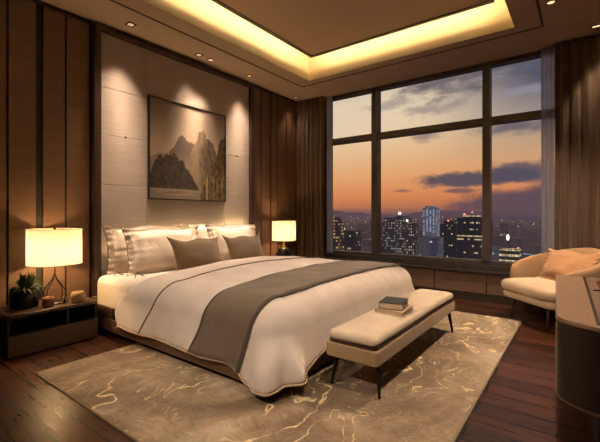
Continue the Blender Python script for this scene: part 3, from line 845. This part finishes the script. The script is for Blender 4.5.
o = bmesh.new(); lathe(o, [(0.001, 0.0), (0.036, 0.0), (0.042, 0.015), (0.044, 0.09), (0.030, 0.13), (0.014, 0.15), (0.013, 0.19), (0.017, 0.195), (0.001, 0.196)], 24)
new_obj('body', o, M['black'], t, smooth=True)
o = bmesh.new(); lathe(o, [(0.018, 0.190), (0.020, 0.193), (0.018, 0.199), (0.012, 0.199)], 24, closed_ends=False)
new_obj('lip', o, M['bronze'], t, smooth=True)

# ------------------------------------------------------------------ bench and books
t = thing('bench', 'long upholstered cream bench with dark tapered legs at the foot of the bed', 'bench', (2.76, 2.83, RZ))
HX, HY = 0.17, 0.83
def softbox(hx, hy, z0, z1, rad, crown, n=30, m=60):
    bm = bmesh.new()
    poly = rounded(-hx, hx, -hy, hy, rad, 6)
    rings = []
    prof = [(0.012, 0.0), (0.003, 0.15), (0.0, 0.35), (0.002, 0.6), (0.012, 0.82), (0.03, 0.95), (0.055, 1.0)]
    for ins, k in prof:
        fx = (hx - ins) / hx; fy = (hy - ins) / hy
        rings.append([bm.verts.new((x * fx, y * fy, z0 + (z1 - z0) * k)) for x, y in poly])
    for A, Bq in zip(rings, rings[1:]):
        for i in range(len(poly)): bm.faces.new((A[i], A[(i + 1) % len(poly)], Bq[(i + 1) % len(poly)], Bq[i]))
    bm.faces.new(list(reversed(rings[0])))
    ins2 = 0.11
    inner = [bm.verts.new((x * (hx - min(ins2, hx * 0.6)) / hx, y * (hy - ins2) / hy, z1 + crown)) for x, y in poly]
    for i in range(len(poly)): bm.faces.new((rings[-1][i], rings[-1][(i + 1) % len(poly)], inner[(i + 1) % len(poly)], inner[i]))
    bm.faces.new(inner)
    bmesh.ops.recalc_face_normals(bm, faces=bm.faces)
    return bm
new_obj('seat_frame', prism(bmesh.new(), rounded(-HX - 0.008, HX + 0.008, -HY - 0.008, HY + 0.008, 0.03), 0.200, 0.288), M['benchside'], t, bevel=0.010)
new_obj('trim_band', prism(bmesh.new(), rounded(-HX + 0.006, HX - 0.006, -HY + 0.006, HY - 0.006, 0.03), 0.288, 0.308), M['leatherdk'], t)['label'] = 'dark brown band under the cushion'
new_obj('cushion', softbox(HX - 0.002, HY - 0.002, 0.308, 0.368, 0.04, 0.008), M['bench'], t, smooth=True)
for sx in (-1, 1):
    for sy in (-1, 1):
        lb = bmesh.new()
        tube(lb, [(sx * (HX - 0.03), sy * (HY - 0.09), 0.205), (sx * (HX - 0.005), sy * (HY - 0.05), 0.002)], [0.017, 0.009], 10)
        new_obj('leg', lb, M['bronze'], t, smooth=True)
BT = RZ + 0.377
def book(label, loc, rz, hx, hy, th, cover):
    b = thing('book', label, 'book', loc, rz)
    new_obj('pages', B((-hx + 0.004, hx - 0.006, -hy + 0.006, hy - 0.006, 0.004, th - 0.004)), M['pages'], b)
    c = B((-hx, hx, -hy, hy, 0, 0.0038), (-hx, hx, -hy, hy, th - 0.0038, th), (-hx, -hx + 0.0038, -hy, hy, 0.0038, th - 0.0038))
    new_obj('cover', c, cover, b, bevel=0.001)
    return b
book('larger cream book lying on the bench under the dark book', (2.775, 2.63, BT), 0.06, 0.105, 0.125, 0.028, M['cover_cream'])
book('dark covered thick book on top of the cream book on the bench', (2.770, 2.635, BT + 0.0285), 0.16, 0.085, 0.105, 0.048, M['cover_black'])

# ------------------------------------------------------------------ armchair
ach = thing('armchair', 'tan tub armchair with cream seat and dark legs by the window', 'armchair', (3.675, 4.60, 0), -PI / 4)
for (sx, sy) in ((-1, -1), (1, -1), (-1, 1), (1, 1)):
    lb = bmesh.new(); tube(lb, [(sx * 0.22, 0.26 * sy - 0.03, 0.26), (sx * 0.245, 0.29 * sy - 0.03, 0.0015)], [0.020, 0.010], 10)
    new_obj('leg', lb, M['postwood'], ach, smooth=True)
def seatpoly(hx, y0, y1, r=0.09):
    return rounded(-hx, hx, y0, y1, r, 8)
def softpoly(poly, z0, z1, crown, cy):
    bm = bmesh.new(); rings = []
    for k, zz in ((0.965, 0.0), (0.99, 0.12), (1.0, 0.35), (0.998, 0.6), (0.98, 0.85), (0.94, 0.98), (0.80, 1.0 + crown * 4)):
        rings.append([bm.verts.new((x * k, cy + (y - cy) * k, z0 + (z1 - z0) * zz)) for x, y in poly])
    for A, Bq in zip(rings, rings[1:]):
        for i in range(len(poly)): bm.faces.new((A[i], A[(i + 1) % len(poly)], Bq[(i + 1) % len(poly)], Bq[i]))
    bm.faces.new(list(reversed(rings[0]))); bm.faces.new(rings[-1])
    bmesh.ops.recalc_face_normals(bm, faces=bm.faces); return bm
new_obj('seat_base', softpoly(seatpoly(0.355, -0.375, 0.30), 0.222, 0.300, 0.0, 0), M['chairseat'], ach, smooth=True)
new_obj('seat_cushion', softpoly(seatpoly(0.360, -0.40, 0.28), 0.302, 0.402, 0.03, 0), M['chairseat'], ach, smooth=True)
# wrap-around back and arms
def shell():
    bm = bmesh.new(); N = 44; rings = []
    for i in range(N + 1):
        u = -1 + 2 * i / N
        a = u * math.radians(128)
        rx_, ry_ = 0.395, 0.38
        x = rx_ * math.sin(a); y = -0.02 + ry_ * math.cos(a)
        nx, ny = math.sin(a) / rx_, math.cos(a) / ry_
        q = math.hypot(nx, ny); nx /= q; ny /= q
        zt = 0.555 + 0.205 * (0.35 * sm(0.98, 0.1, abs(u)) + 0.65 * max(0, 1 - abs(u) / 0.95) ** 0.8) - 0.02 * sm(0.9, 1.0, abs(u))
        th = 0.042 * (1 - 0.25 * sm(0.9, 1.0, abs(u)))
        lean = 0.035 * sm(0.9, 0.2, abs(u))
        pr = [(-th, 0.24), (-th, 0.40), (-th * 0.9, zt - 0.03), (-th * 0.5, zt - 0.006), (0, zt), (th * 0.5, zt - 0.006), (th * 0.95, zt - 0.03), (th, 0.42), (th * 0.8, 0.24)]
        rings.append([bm.verts.new((x + nx * (o + lean * (z - 0.3)), y + ny * (o + lean * 2 * (z - 0.3)), z)) for o, z in pr])
    m_ = len(rings[0])
    for A, Bq in zip(rings, rings[1:]):
        for k in range(m_): bm.faces.new((A[k], A[(k + 1) % m_], Bq[(k + 1) % m_], Bq[k]))
    bm.faces.new(rings[0]); bm.faces.new(list(reversed(rings[-1])))
    bmesh.ops.recalc_face_normals(bm, faces=bm.faces); return bm
new_obj('backrest', shell(), M['chair'], ach, smooth=True, sub=1)
# cushion with a gathered, tied end
pc = pillow('cushion', 'apricot silk cushion gathered at the ends, resting in the tan armchair', 'cushion', 0.60, 0.34, 0.13, (3.705, 4.63, 0.408), -0.45, 0.0, M['chaircush'], M['cream_piping'], 2.7, flange=0.03, wrinkle=1.2, ears=0.02)
pc.rotation_euler = (0, 0, -PI / 4 - PI / 2)
pc.location = (3.705, 4.63, 0.412)

# ------------------------------------------------------------------ sideboard at the right edge
sb = thing('sideboard', 'low brown sideboard with rounded corner and inlaid top at the right edge', 'sideboard', (4.25, 2.85, 0))
def sideoutline(ins=0.0):
    pts = [(4.74, 3.63 - ins), (3.71 + ins, 3.63 - ins)]
    ax, ay = 3.775 + ins, 2.22
    pts.append((ax, ay))
    cx, cy, rx_, ry_ = ax + 0.20, 2.22, 0.20, 0.17 - ins * 0.5
    for k in range(1, 13):
        a = PI + (PI / 2) * k / 12; pts.append((cx + rx_ * math.cos(a), cy + ry_ * math.sin(a)))
    pts.append((4.74, cy - ry_))
    return [(x - 4.25, y - 2.85) for x, y in reversed(pts)]
new_obj('plinth', prism(bmesh.new(), sideoutline(0.16), 0.0, 0.235), M['black'], sb)
new_obj('body', prism(bmesh.new(), sideoutline(0.004), 0.235, 0.592), M['sidebody'], sb, bevel=0.006)
new_obj('base_trim', prism(bmesh.new(), sideoutline(-0.001), 0.232, 0.242), M['railwood'], sb)
new_obj('top', prism(bmesh.new(), sideoutline(0.0), 0.592, 0.618), M['sidetop'], sb, bevel=0.007)
# darker right part of the top, split off by a black inlay line
new_obj('inlay_line', B((0, 0, 0, 0, 0, 0)) if False else prism(bmesh.new(), [(3.882 - 4.25, 3.62 - 2.85), (3.896 - 4.25, 3.62 - 2.85), (3.945 - 4.25, 2.075 - 2.85), (3.931 - 4.25, 2.075 - 2.85)], 0.6175, 0.6195), M['black'], sb)
new_obj('top_inset', prism(bmesh.new(), [(3.896 - 4.25, 3.62 - 2.85), (4.73 - 4.25, 3.62 - 2.85), (4.73 - 4.25, 2.06 - 2.85), (3.947 - 4.25, 2.075 - 2.85)], 0.6175, 0.6192), M['sidetop2'], sb)
# gold bowl and a black pen lying on the top
o = bmesh.new(); lathe(o, [(0.001, 0.0), (0.045, 0.0), (0.05, 0.006), (0.10, 0.05), (0.115, 0.085), (0.111, 0.087), (0.094, 0.052), (0.045, 0.012), (0.001, 0.010)], 36)
tag(new_obj('bowl', o, M['gold'], smooth=True), 'gold bowl on the sideboard top at the right edge', 'bowl').location = (4.055, 2.79, 0.6195)
o = bmesh.new(); tube(o, [(-0.06, 0, 0.005), (-0.052, 0, 0.005), (0.05, 0, 0.005), (0.06, 0, 0.005)], [0.002, 0.0045, 0.0045, 0.003], 8)
pen = tag(new_obj('pen', o, M['black'], smooth=True), 'short black pen lying on the sideboard beside the gold bowl', 'pen'); pen.location = (3.985, 3.0, 0.62); pen.rotation_euler = (0, 0, 0.5)

# ------------------------------------------------------------------ downlights
def spot(name, loc, target, power, size, blend=0.5, col=(1.0, 0.71, 0.47), r=0.045):
    l = bpy.data.lights.new(name, 'SPOT'); l.energy = power * 1.5; l.color = col; l.spot_size = math.radians(size); l.spot_blend = blend; l.shadow_soft_size = r
    o = bpy.data.objects.new(name, l); COL.objects.link(o); o.location = loc
    o.rotation_euler = (Vector(target) - Vector(loc)).to_track_quat('-Z', 'Y').to_euler(); return o
def downlight(x, y, label, shape='square', power=0, size=70, target=None, blend=0.6):
    t = thing('downlight', label, 'downlight', (x, y, H), 0, 'recessed ceiling downlights')
    w = 0.042
    if shape == 'square':
        new_obj('frame', ring(-w, w, -w, w, 0.016, -0.006, 0.0), M['bronze'], t)
        new_obj('lens', B((-w + 0.017, w - 0.017, -w + 0.017, w - 0.017, -0.004, -0.001)), M['lensmat'], t)
    elif shape == 'slot':
        new_obj('frame', ring(-0.11, 0.11, -0.03, 0.03, 0.010, -0.006, 0.0), M['bronze'], t)
        new_obj('lens', B((-0.099, 0.099, -0.019, 0.019, -0.004, -0.001)), M['lensmat'], t)
    else:
        o = bmesh.new(); lathe(o, [(0.030, -0.001), (0.032, -0.007), (0.042, -0.006), (0.044, 0.0)], 28, closed_ends=False); new_obj('frame', o, M['bronze'], t, smooth=True)
        o = bmesh.new(); lathe(o, [(0.001, -0.004), (0.0295, -0.004), (0.0295, -0.001), (0.001, -0.001)], 28); new_obj('lens', o, M['lensmat'], t, smooth=True)
    if power:
        spot('downlight_or_fill_beam', (x, y, H - 0.02), target or (x, y, 0), power, size, blend)
    return t
downlight(0.26, 2.00, 'square ceiling downlight above the near edge of the headboard panel', 'square', 95, 62, (0.13, 2.0, 0), 1.0)
downlight(0.22, 2.87, 'square ceiling downlight above the painting, beside the round one', 'square', 50, 60, (0.09, 2.87, 0), 1.0)
downlight(0.22, 3.05, 'round ceiling downlight above the painting, beside the square one', 'round', 110, 50, (0.10, 2.95, 0), 1.0)
downlight(0.22, 3.72, 'round ceiling downlight above the far edge of the headboard panel', 'round', 90, 58, (0.09, 3.70, 0), 1.0)
downlight(0.15, 4.86, 'small round ceiling downlight in the far corner by the curtain', 'round', 9, 70, (0.10, 4.8, 0))
downlight(3.655, 4.05, 'round ceiling downlight at the corner of the dark ceiling line', 'round', 190, 100, (3.4, 3.7, 0))
downlight(4.06, 4.84, 'slot-shaped ceiling downlight in front of the curtain behind the armchair', 'slot', 24, 62, (4.05, 5.02, 0.4), 0.5)
# narrow accent beams from the same fittings onto the painting and the pillows
spot('downlight_or_fill_beam', (0.25, 2.00, H - 0.02), (0.12, 2.08, 0.9), 150, 30, 1.0)
spot('downlight_or_fill_beam', (0.22, 2.99, H - 0.02), (0.05, 2.94, 1.5), 75, 22, 1.0)
spot('downlight_or_fill_beam', (0.22, 2.93, H - 0.02), (0.14, 2.86, 0.8), 130, 40, 1.0)
spot('downlight_or_fill_beam', (0.22, 3.72, H - 0.02), (0.12, 3.60, 0.9), 130, 30, 1.0)
# added fill spots without fittings, brightening the bed, bench and floor
for x, y, tx, ty, pw, sz in ((3.66, 1.3, 3.4, 2.6, 70, 100), (1.9, -0.98, 1.7, 2.5, 135, 52), (0.5, 0.6, 1.5, 2.3, 28, 80), (2.9, -1.0, 2.6, 2.4, 95, 50), (0.62, 3.3, 1.6, 3.0, 75, 90)):
    spot('downlight_or_fill_beam', (x, y, H - 0.02), (tx, ty, 0.3), pw, sz, 0.9, (1.0, 0.77, 0.58))
# added fill spots behind the camera brighten the ceiling; no lamp stands there
spot('ceiling_fill_beam', (4.3, -1.1, 1.75), (4.0, -0.8, 3.2), 45, 100, 1.0, (1.0, 0.76, 0.5), 0.1)
spot('ceiling_fill_beam', (0.5, -1.1, 1.75), (0.8, -0.7, 3.2), 35, 100, 1.0, (1.0, 0.76, 0.5), 0.1)

# cove strips: area lamps lying on the rim of the floating ceiling panel, shining at the cove faces
def strip(loc, rot, length, power, wdt=0.03):
    l = bpy.data.lights.new('cove_or_fill_strip', 'AREA'); l.shape = 'RECTANGLE'; l.size = length; l.size_y = wdt; l.energy = power; l.color = (1.0, 0.70, 0.33)
    o = bpy.data.objects.new('cove_or_fill_strip', l); COL.objects.link(o); o.location = loc; o.rotation_euler = rot; return o
zc = PZ + 0.065
strip((0.05, 2.86, 0.80), (PI, -0.12, PI / 2), 1.9, 10.0, 0.02)   # added fill strip, unseen behind the pillows, brightening the headboard
cxm, cym = (px0 + px1) / 2, (py0 + py1) / 2
E = 5.0
strip((cxm, py1 - 0.02, zc), (PI / 2, 0, 0), px1 - px0, E * (px1 - px0))
strip((cxm, py0 + 0.02, zc), (-PI / 2, 0, 0), px1 - px0, E * (px1 - px0))
strip((px0 + 0.02, cym, zc), (PI / 2, 0, PI / 2), py1 - py0, E * (py1 - py0))
strip((px1 - 0.02, cym, zc), (PI / 2, 0, -PI / 2), py1 - py0, E * (py1 - py0))

# ------------------------------------------------------------------ outside: sky
wd = bpy.data.worlds.new('dusk sky'); SC.world = wd; wd.use_nodes = True
nt = NT(wd.node_tree); nt.n.clear()
out = nt.new('ShaderNodeOutputWorld'); bg = nt.new('ShaderNodeBackground'); nt.l.new(bg.outputs[0], out.inputs[0])
d = nt.sep(nt.coord('Generated'))
yy = nt.m('MAXIMUM', d[1], 0.05)
px = nt.m('DIVIDE', d[0], yy); pz = nt.m('DIVIDE', d[2], yy)
sky = nt.ramp(nt.m('DIVIDE', nt.m('ADD', pz, 0.05), 0.65), [
    (0.00, srgb(92, 74, 78)), (0.077, srgb(128, 92, 88)), (0.105, srgb(186, 116, 84)), (0.15, srgb(222, 138, 86)), (0.24, srgb(234, 168, 112)),
    (0.36, srgb(238, 196, 148)), (0.46, srgb(238, 212, 176)), (0.58, srgb(234, 212, 182)), (0.70, srgb(198, 182, 166)), (0.85, srgb(110, 108, 120)), (1.0, srgb(62, 70, 96))])
right = nt.maprange(px, -0.40, -0.05, smooth=True)
sky = nt.mix(nt.m('MULTIPLY', right, nt.maprange(pz, 0.08, 0.30, 0.0, 0.95)), sky, srgb(84, 86, 110))
sky = nt.mix(nt.m('MULTIPLY', right, nt.maprange(pz, 0.10, -0.02, 0.0, 0.45)), sky, srgb(122, 90, 92))
v2 = nt.comb(px, nt.m('MULTIPLY', pz, 2.4), 0.0)
cn = nt.noise(v2, 9.0, 6.0, 0.6)
cn2 = nt.noise(v2, 26.0, 5.0, 0.6)
fl = nt.m('ADD', nt.m('MULTIPLY', nt.m('SUBTRACT', cn, 0.5), 2.6), nt.m('MULTIPLY', nt.m('SUBTRACT', cn2, 0.5), 1.1))
def cloud(cx, cz, rx, rz, col, amt, soft=0.7, amp=0.55):
    global sky
    a = nt.m('DIVIDE', nt.m('SUBTRACT', px, cx), rx); b = nt.m('DIVIDE', nt.m('SUBTRACT', pz, cz), rz)
    q = nt.m('SUBTRACT', 1.0, nt.m('SQRT', nt.m('ADD', nt.m('MULTIPLY', a, a), nt.m('MULTIPLY', b, b))))
    q = nt.m('ADD', q, nt.m('MULTIPLY', fl, amp))
    sky = nt.mix(nt.m('MULTIPLY', nt.maprange(q, 0.0, soft, smooth=True), amt), sky, col)
G1 = srgb(104, 96, 104); G2 = srgb(84, 82, 96)
cloud(-0.16, 0.36, 0.30, 0.085, srgb(84, 84, 98), 0.85, 0.9, 0.8)
cloud(-0.30, 0.36, 0.20, 0.060, srgb(108, 100, 106), 0.85, 0.9, 0.7)
cloud(-0.42, 0.31, 0.12, 0.020, srgb(160, 144, 138), 0.7, 0.9, 0.9)
cloud(-0.33, 0.275, 0.12, 0.022, srgb(150, 134, 132), 0.7, 0.9, 0.9)
cloud(-0.52, 0.40, 0.20, 0.035, srgb(150, 138, 136), 0.7, 0.9, 0.9)
cloud(-0.12, 0.205, 0.12, 0.026, srgb(96, 92, 106), 0.85, 0.7, 0.6)
cloud(-0.335, 0.205, 0.06, 0.020, srgb(140, 120, 116), 0.8, 0.7, 0.7)
cloud(-0.10, 0.285, 0.10, 0.016, srgb(150, 148, 160), 0.7, 0.8, 0.8)
cloud(-0.19, 0.088, 0.21, 0.024, srgb(88, 80, 92), 0.95, 0.55, 0.6)
cloud(-0.10, 0.092, 0.16, 0.034, srgb(88, 82, 96), 0.9, 0.6, 0.6)
cloud(-0.25, 0.058, 0.06, 0.009, srgb(116, 88, 92), 0.85, 0.6, 0.5)
cloud(-0.40, 0.064, 0.035, 0.006, srgb(140, 100, 92), 0.8, 0.7, 0.5)
cloud(-0.10, 0.025, 0.22, 0.045, srgb(98, 78, 86), 0.95, 0.6, 0.5)
cloud(-0.03, 0.045, 0.14, 0.035, srgb(98, 80, 90), 0.9, 0.6, 0.35)
cloud(-0.60, 0.005, 0.25, 0.012, srgb(132, 94, 88), 0.7, 0.8, 0.5)
# sky behind the room (never through this window): plain dusk blue
sky = nt.mix(nt.maprange(d[1], 0.0, 0.12), srgb(70, 76, 96), sky)
nt.put(bg.inputs[0], sky); bg.inputs[1].default_value = 1.0

# ------------------------------------------------------------------ outside: city
GZ = -62.0
m, nt, p = base_mat('hazy city ground')
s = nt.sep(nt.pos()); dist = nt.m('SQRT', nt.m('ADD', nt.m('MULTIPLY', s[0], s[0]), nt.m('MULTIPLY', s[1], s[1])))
hz = nt.maprange(dist, 200.0, 4500.0)  # distance haze is put into the ground's emission colour
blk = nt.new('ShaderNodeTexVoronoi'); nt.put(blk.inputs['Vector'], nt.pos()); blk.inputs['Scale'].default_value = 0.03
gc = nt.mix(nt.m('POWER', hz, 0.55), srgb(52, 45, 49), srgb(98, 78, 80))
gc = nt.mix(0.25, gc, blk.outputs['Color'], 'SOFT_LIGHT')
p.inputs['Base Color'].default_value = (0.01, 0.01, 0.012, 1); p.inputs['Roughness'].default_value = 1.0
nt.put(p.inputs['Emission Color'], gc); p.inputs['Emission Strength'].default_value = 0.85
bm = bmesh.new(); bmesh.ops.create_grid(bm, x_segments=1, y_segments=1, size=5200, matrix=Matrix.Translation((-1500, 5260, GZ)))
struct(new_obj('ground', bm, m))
# far hills
m, nt, p = base_mat('hazy hills')
s = nt.sep(nt.pos())
hc = nt.mix(nt.maprange(s[2], -60, 110), srgb(88, 72, 80), srgb(112, 82, 84))  # haze painted into the hills' emission, shifting with height
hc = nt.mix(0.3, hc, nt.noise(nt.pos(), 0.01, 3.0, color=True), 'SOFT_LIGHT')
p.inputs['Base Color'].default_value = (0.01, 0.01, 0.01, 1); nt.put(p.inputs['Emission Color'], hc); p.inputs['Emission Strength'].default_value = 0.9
def ridge(u, v):
    x = -4200 + 6800 * u
    top = 20 + 60 * nz(x * 0.0012, 3.0) + 34 * nz(x * 0.004, 1.0) + 14 * nz(x * 0.013, 2.0) + 60 * sm(0.45, 0.75, u)
    return (x, 4600 - 200 * v + 60 * nz(x * 0.003, v * 2), GZ + (top - GZ) * (1 - v))
bm = gridmesh(ridge, lin(0, 1, 160), lin(0, 1, 6)); bmesh.ops.recalc_face_normals(bm, faces=bm.faces)
struct(new_obj('hills', bm, m, smooth=True))

YEL = (1.0, 0.78, 0.42); WHI = (0.95, 0.92, 0.8); BLU = (0.62, 0.72, 0.95)
def tower(label, px0, px1, ptop, dist, mat, depth=None, roof=None, setback=None, rz=0.0, name='building', lights=()):
    """px0..px1 and ptop are slopes x/y and z/y from the room's eye point"""
    xa, xb = 3.88 + px0 * dist, 3.88 + px1 * dist; zt = 1.1 + ptop * dist
    w = xb - xa; dp = depth or w * 0.9
    t = thing(name, label, 'building', ((xa + xb) / 2, dist + dp / 2, GZ))
    h = zt - GZ
    new_obj('tower_block', B((-w / 2, w / 2, -dp / 2, dp / 2, 0, h)), mat, t)
    if roof:
        a, b, c = roof
        new_obj('roof_housing', B((-w / 2 + w * a, -w / 2 + w * b, -dp * 0.3, dp * 0.3, h, h + c)), mat, t)
    new_obj('parapet', ring(-w / 2, w / 2, -dp / 2, dp / 2, w * 0.03, h, h + h * 0.012), M['citydark'], t)
    for (lx_, lz_, r, mt_) in lights:
        bmq = bmesh.new(); tube(bmq, [(lx_ * w - w / 2, -dp / 2 + 1, h), (lx_ * w - w / 2, -dp / 2 + 1, h + lz_)], r * 0.3, 6)
        mast = new_obj('mast', bmq, M['citydark'], t)
        bmq = bmesh.new(); bmesh.ops.create_icosphere(bmq, subdivisions=2, radius=r, matrix=Matrix.Translation((lx_ * w - w / 2, -dp / 2 + 1, h + lz_ + r * 0.6)))
        new_obj('beacon', bmq, mt_, mast)
    return t
M['citydark'] = emit('dusk roof edge', srgb(44, 38, 44), 0.8)  # painted dusk tone: roof edges and masts glow faintly, though no lamps
M['redlamp'] = emit('red beacon', (1.0, 0.2, 0.15), 2.5)
M['whitelamp'] = emit('white beacon', (1.0, 0.92, 0.85), 2.2)
M['pinklamp'] = emit('pink sign light', (1.0, 0.35, 0.4), 2.0)
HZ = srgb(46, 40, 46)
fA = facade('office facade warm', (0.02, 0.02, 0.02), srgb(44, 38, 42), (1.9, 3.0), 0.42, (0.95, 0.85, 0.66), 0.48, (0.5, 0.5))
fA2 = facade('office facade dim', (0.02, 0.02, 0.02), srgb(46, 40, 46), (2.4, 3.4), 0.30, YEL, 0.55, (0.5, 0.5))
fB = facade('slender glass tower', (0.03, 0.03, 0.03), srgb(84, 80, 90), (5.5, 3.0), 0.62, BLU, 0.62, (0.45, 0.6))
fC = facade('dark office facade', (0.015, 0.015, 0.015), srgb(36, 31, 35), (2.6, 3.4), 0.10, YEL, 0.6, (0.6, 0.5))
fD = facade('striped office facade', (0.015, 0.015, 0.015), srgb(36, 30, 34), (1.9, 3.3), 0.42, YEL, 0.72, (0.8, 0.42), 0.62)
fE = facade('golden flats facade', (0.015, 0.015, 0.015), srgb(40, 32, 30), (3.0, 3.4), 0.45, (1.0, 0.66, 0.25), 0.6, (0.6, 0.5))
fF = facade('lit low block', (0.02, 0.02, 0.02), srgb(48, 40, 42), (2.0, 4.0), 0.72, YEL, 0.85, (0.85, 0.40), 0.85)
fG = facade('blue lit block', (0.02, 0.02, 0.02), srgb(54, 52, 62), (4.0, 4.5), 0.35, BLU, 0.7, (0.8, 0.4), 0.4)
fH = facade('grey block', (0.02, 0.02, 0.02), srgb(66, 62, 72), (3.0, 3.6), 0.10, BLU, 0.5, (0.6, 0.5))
tower('narrow block with golden windows at the left window edge', -0.640, -0.6015, -0.019, 330, fE, roof=(0.3, 0.7, 3.0))
tower('low dark block with a lit sign, second from the left window edge', -0.600, -0.548, -0.052, 360, fC, lights=((0.3, 1.5, 1.2, M['whitelamp']),))
tower('stepped office tower with white rooftop light and many lit windows', -0.455, -0.392, -0.0115, 420, fA, roof=(0.55, 0.95, 3.0), lights=((0.78, 4.5, 1.8, M['whitelamp']),))
tower('shorter tower wing joined to the right of the office with the white rooftop light', -0.390, -0.362, -0.027, 420, fA2, roof=(0.1, 0.5, 4.0), lights=((0.2, 3.0, 1.3, M['whitelamp']),))
tower('slender pale blue glass tower rising above the skyline', -0.3405, -0.306, 0.015, 640, fB, roof=(0.1, 0.9, 4.0))
tower('dark office tower with few lit windows, left of the tower with red beacons', -0.2955, -0.256, -0.027, 470, fC, roof=(0.2, 0.8, 5.0), lights=((0.5, 4.0, 1.0, M['redlamp']),))
tower('large dark tower with bands of lit floors and red rooftop beacons', -0.2535, -0.197, -0.011, 400, fD, roof=(0.2, 0.85, 3.5), lights=((0.3, 3.5, 1.0, M['redlamp']), (0.62, 5.5, 0.8, M['redlamp'])))
tower('thin dark tower just right of the right window mullion', -0.1805, -0.1745, -0.022, 430, fC, depth=8)
tower('low block with bright yellow floor bands near the armchair', -0.158, -0.117, -0.083, 300, fF, roof=(0.2, 0.6, 1.8), lights=((0.95, 0.8, 0.6, M['redlamp']),))
tower('low wide block with blue lights behind the armchair', -0.113, -0.055, -0.094, 310, fG)
tower('grey mid-rise block between the slender tower and the white-lit office', -0.352, -0.300, -0.062, 430, fH)
tower('pale grey box block below the slender glass tower', -0.322, -0.304, -0.068, 400, fG)
tower('small dark block with a pink sign light behind the left mullion', -0.490, -0.462, -0.084, 380, fC, lights=((0.3, 5.0, 1.4, M['pinklamp']),))
tower('low block right of the thin dark tower by the right mullion', -0.176, -0.159, -0.075, 380, fH)
tower('low dark block at the right window edge behind the sheer curtain', -0.05, 0.0, -0.075, 340, fC)
# uncounted far low-rise fabric and its points of light
bm = bmesh.new(); rnd = random.Random(11)
for k in range(420):
    Yd = rnd.uniform(700, 2600); X = 3.88 + rnd.uniform(-0.75, 0.08) * Yd; w = rnd.uniform(10, 34); h = rnd.uniform(6, 26) if rnd.random() < 0.9 else rnd.uniform(26, 46)
    box(bm, X - w / 2, X + w / 2, Yd, Yd + w, GZ, GZ + h)
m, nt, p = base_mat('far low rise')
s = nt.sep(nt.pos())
gc = nt.mix(nt.m('POWER', nt.maprange(s[1], 400.0, 3200.0), 0.6), srgb(54, 46, 50), srgb(98, 78, 80))  # painted haze: the blocks' emission turns paler with distance
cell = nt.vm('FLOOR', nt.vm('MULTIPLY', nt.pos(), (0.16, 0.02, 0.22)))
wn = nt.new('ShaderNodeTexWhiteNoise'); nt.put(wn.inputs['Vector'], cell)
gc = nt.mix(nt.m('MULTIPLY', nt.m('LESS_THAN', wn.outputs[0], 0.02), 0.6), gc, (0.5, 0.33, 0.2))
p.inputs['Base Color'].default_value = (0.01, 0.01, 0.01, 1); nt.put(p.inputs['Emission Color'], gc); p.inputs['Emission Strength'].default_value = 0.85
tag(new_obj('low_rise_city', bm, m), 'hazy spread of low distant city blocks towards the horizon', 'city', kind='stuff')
bm = bmesh.new(); bm2 = bmesh.new()
for k in range(110):
    Yd = rnd.uniform(500, 2600); X = 3.88 + rnd.uniform(-0.75, 0.08) * Yd; r = Yd * rnd.choice((0.0007, 0.0009, 0.0013))
    bmesh.ops.create_icosphere(bm if k % 4 else bm2, subdivisions=1, radius=r, matrix=Matrix.Translation((X, Yd, GZ + rnd.uniform(10, 50))))
tag(new_obj('city_lights', bm, emit('street lamp glow', (1.0, 0.62, 0.38), 0.7)), 'scattered warm points of light across the hazy city', 'city lights', kind='stuff')
tag(new_obj('city_lights', bm2, emit('white lamp glow', (0.85, 0.85, 1.0), 0.8)), 'scattered white points of light across the hazy city', 'city lights', kind='stuff')
t = thing('light_mast', 'bright white floodlight mast in the city seen right of the right mullion', 'floodlight', (3.88 - 0.140 * 420, 420, GZ))
bm = bmesh.new(); tube(bm, [(0, 0, 0), (0, 0, 38)], [0.8, 0.4], 6); new_obj('mast', bm, M['citydark'], t)
bm = bmesh.new(); bmesh.ops.create_uvsphere(bm, u_segments=12, v_segments=8, radius=1.9, matrix=Matrix.Translation((0, 0, 40)) @ Matrix.Diagonal((0.7, 0.7, 1.6, 1))); new_obj('lamp_head', bm, M['whitelamp'], t, smooth=True)

# ------------------------------------------------------------------ look
SC.view_settings.view_transform = 'Standard'
SC.view_settings.look = 'None'
SC.view_settings.exposure = 0.0
SC.cycles.max_bounces = 8; SC.cycles.diffuse_bounces = 5; SC.cycles.glossy_bounces = 3; SC.cycles.transparent_max_bounces = 12
SC.cycles.sample_clamp_indirect = 4.0
SC.cycles.use_denoising = True
SC.cycles.caustics_reflective = False; SC.cycles.caustics_refractive = False
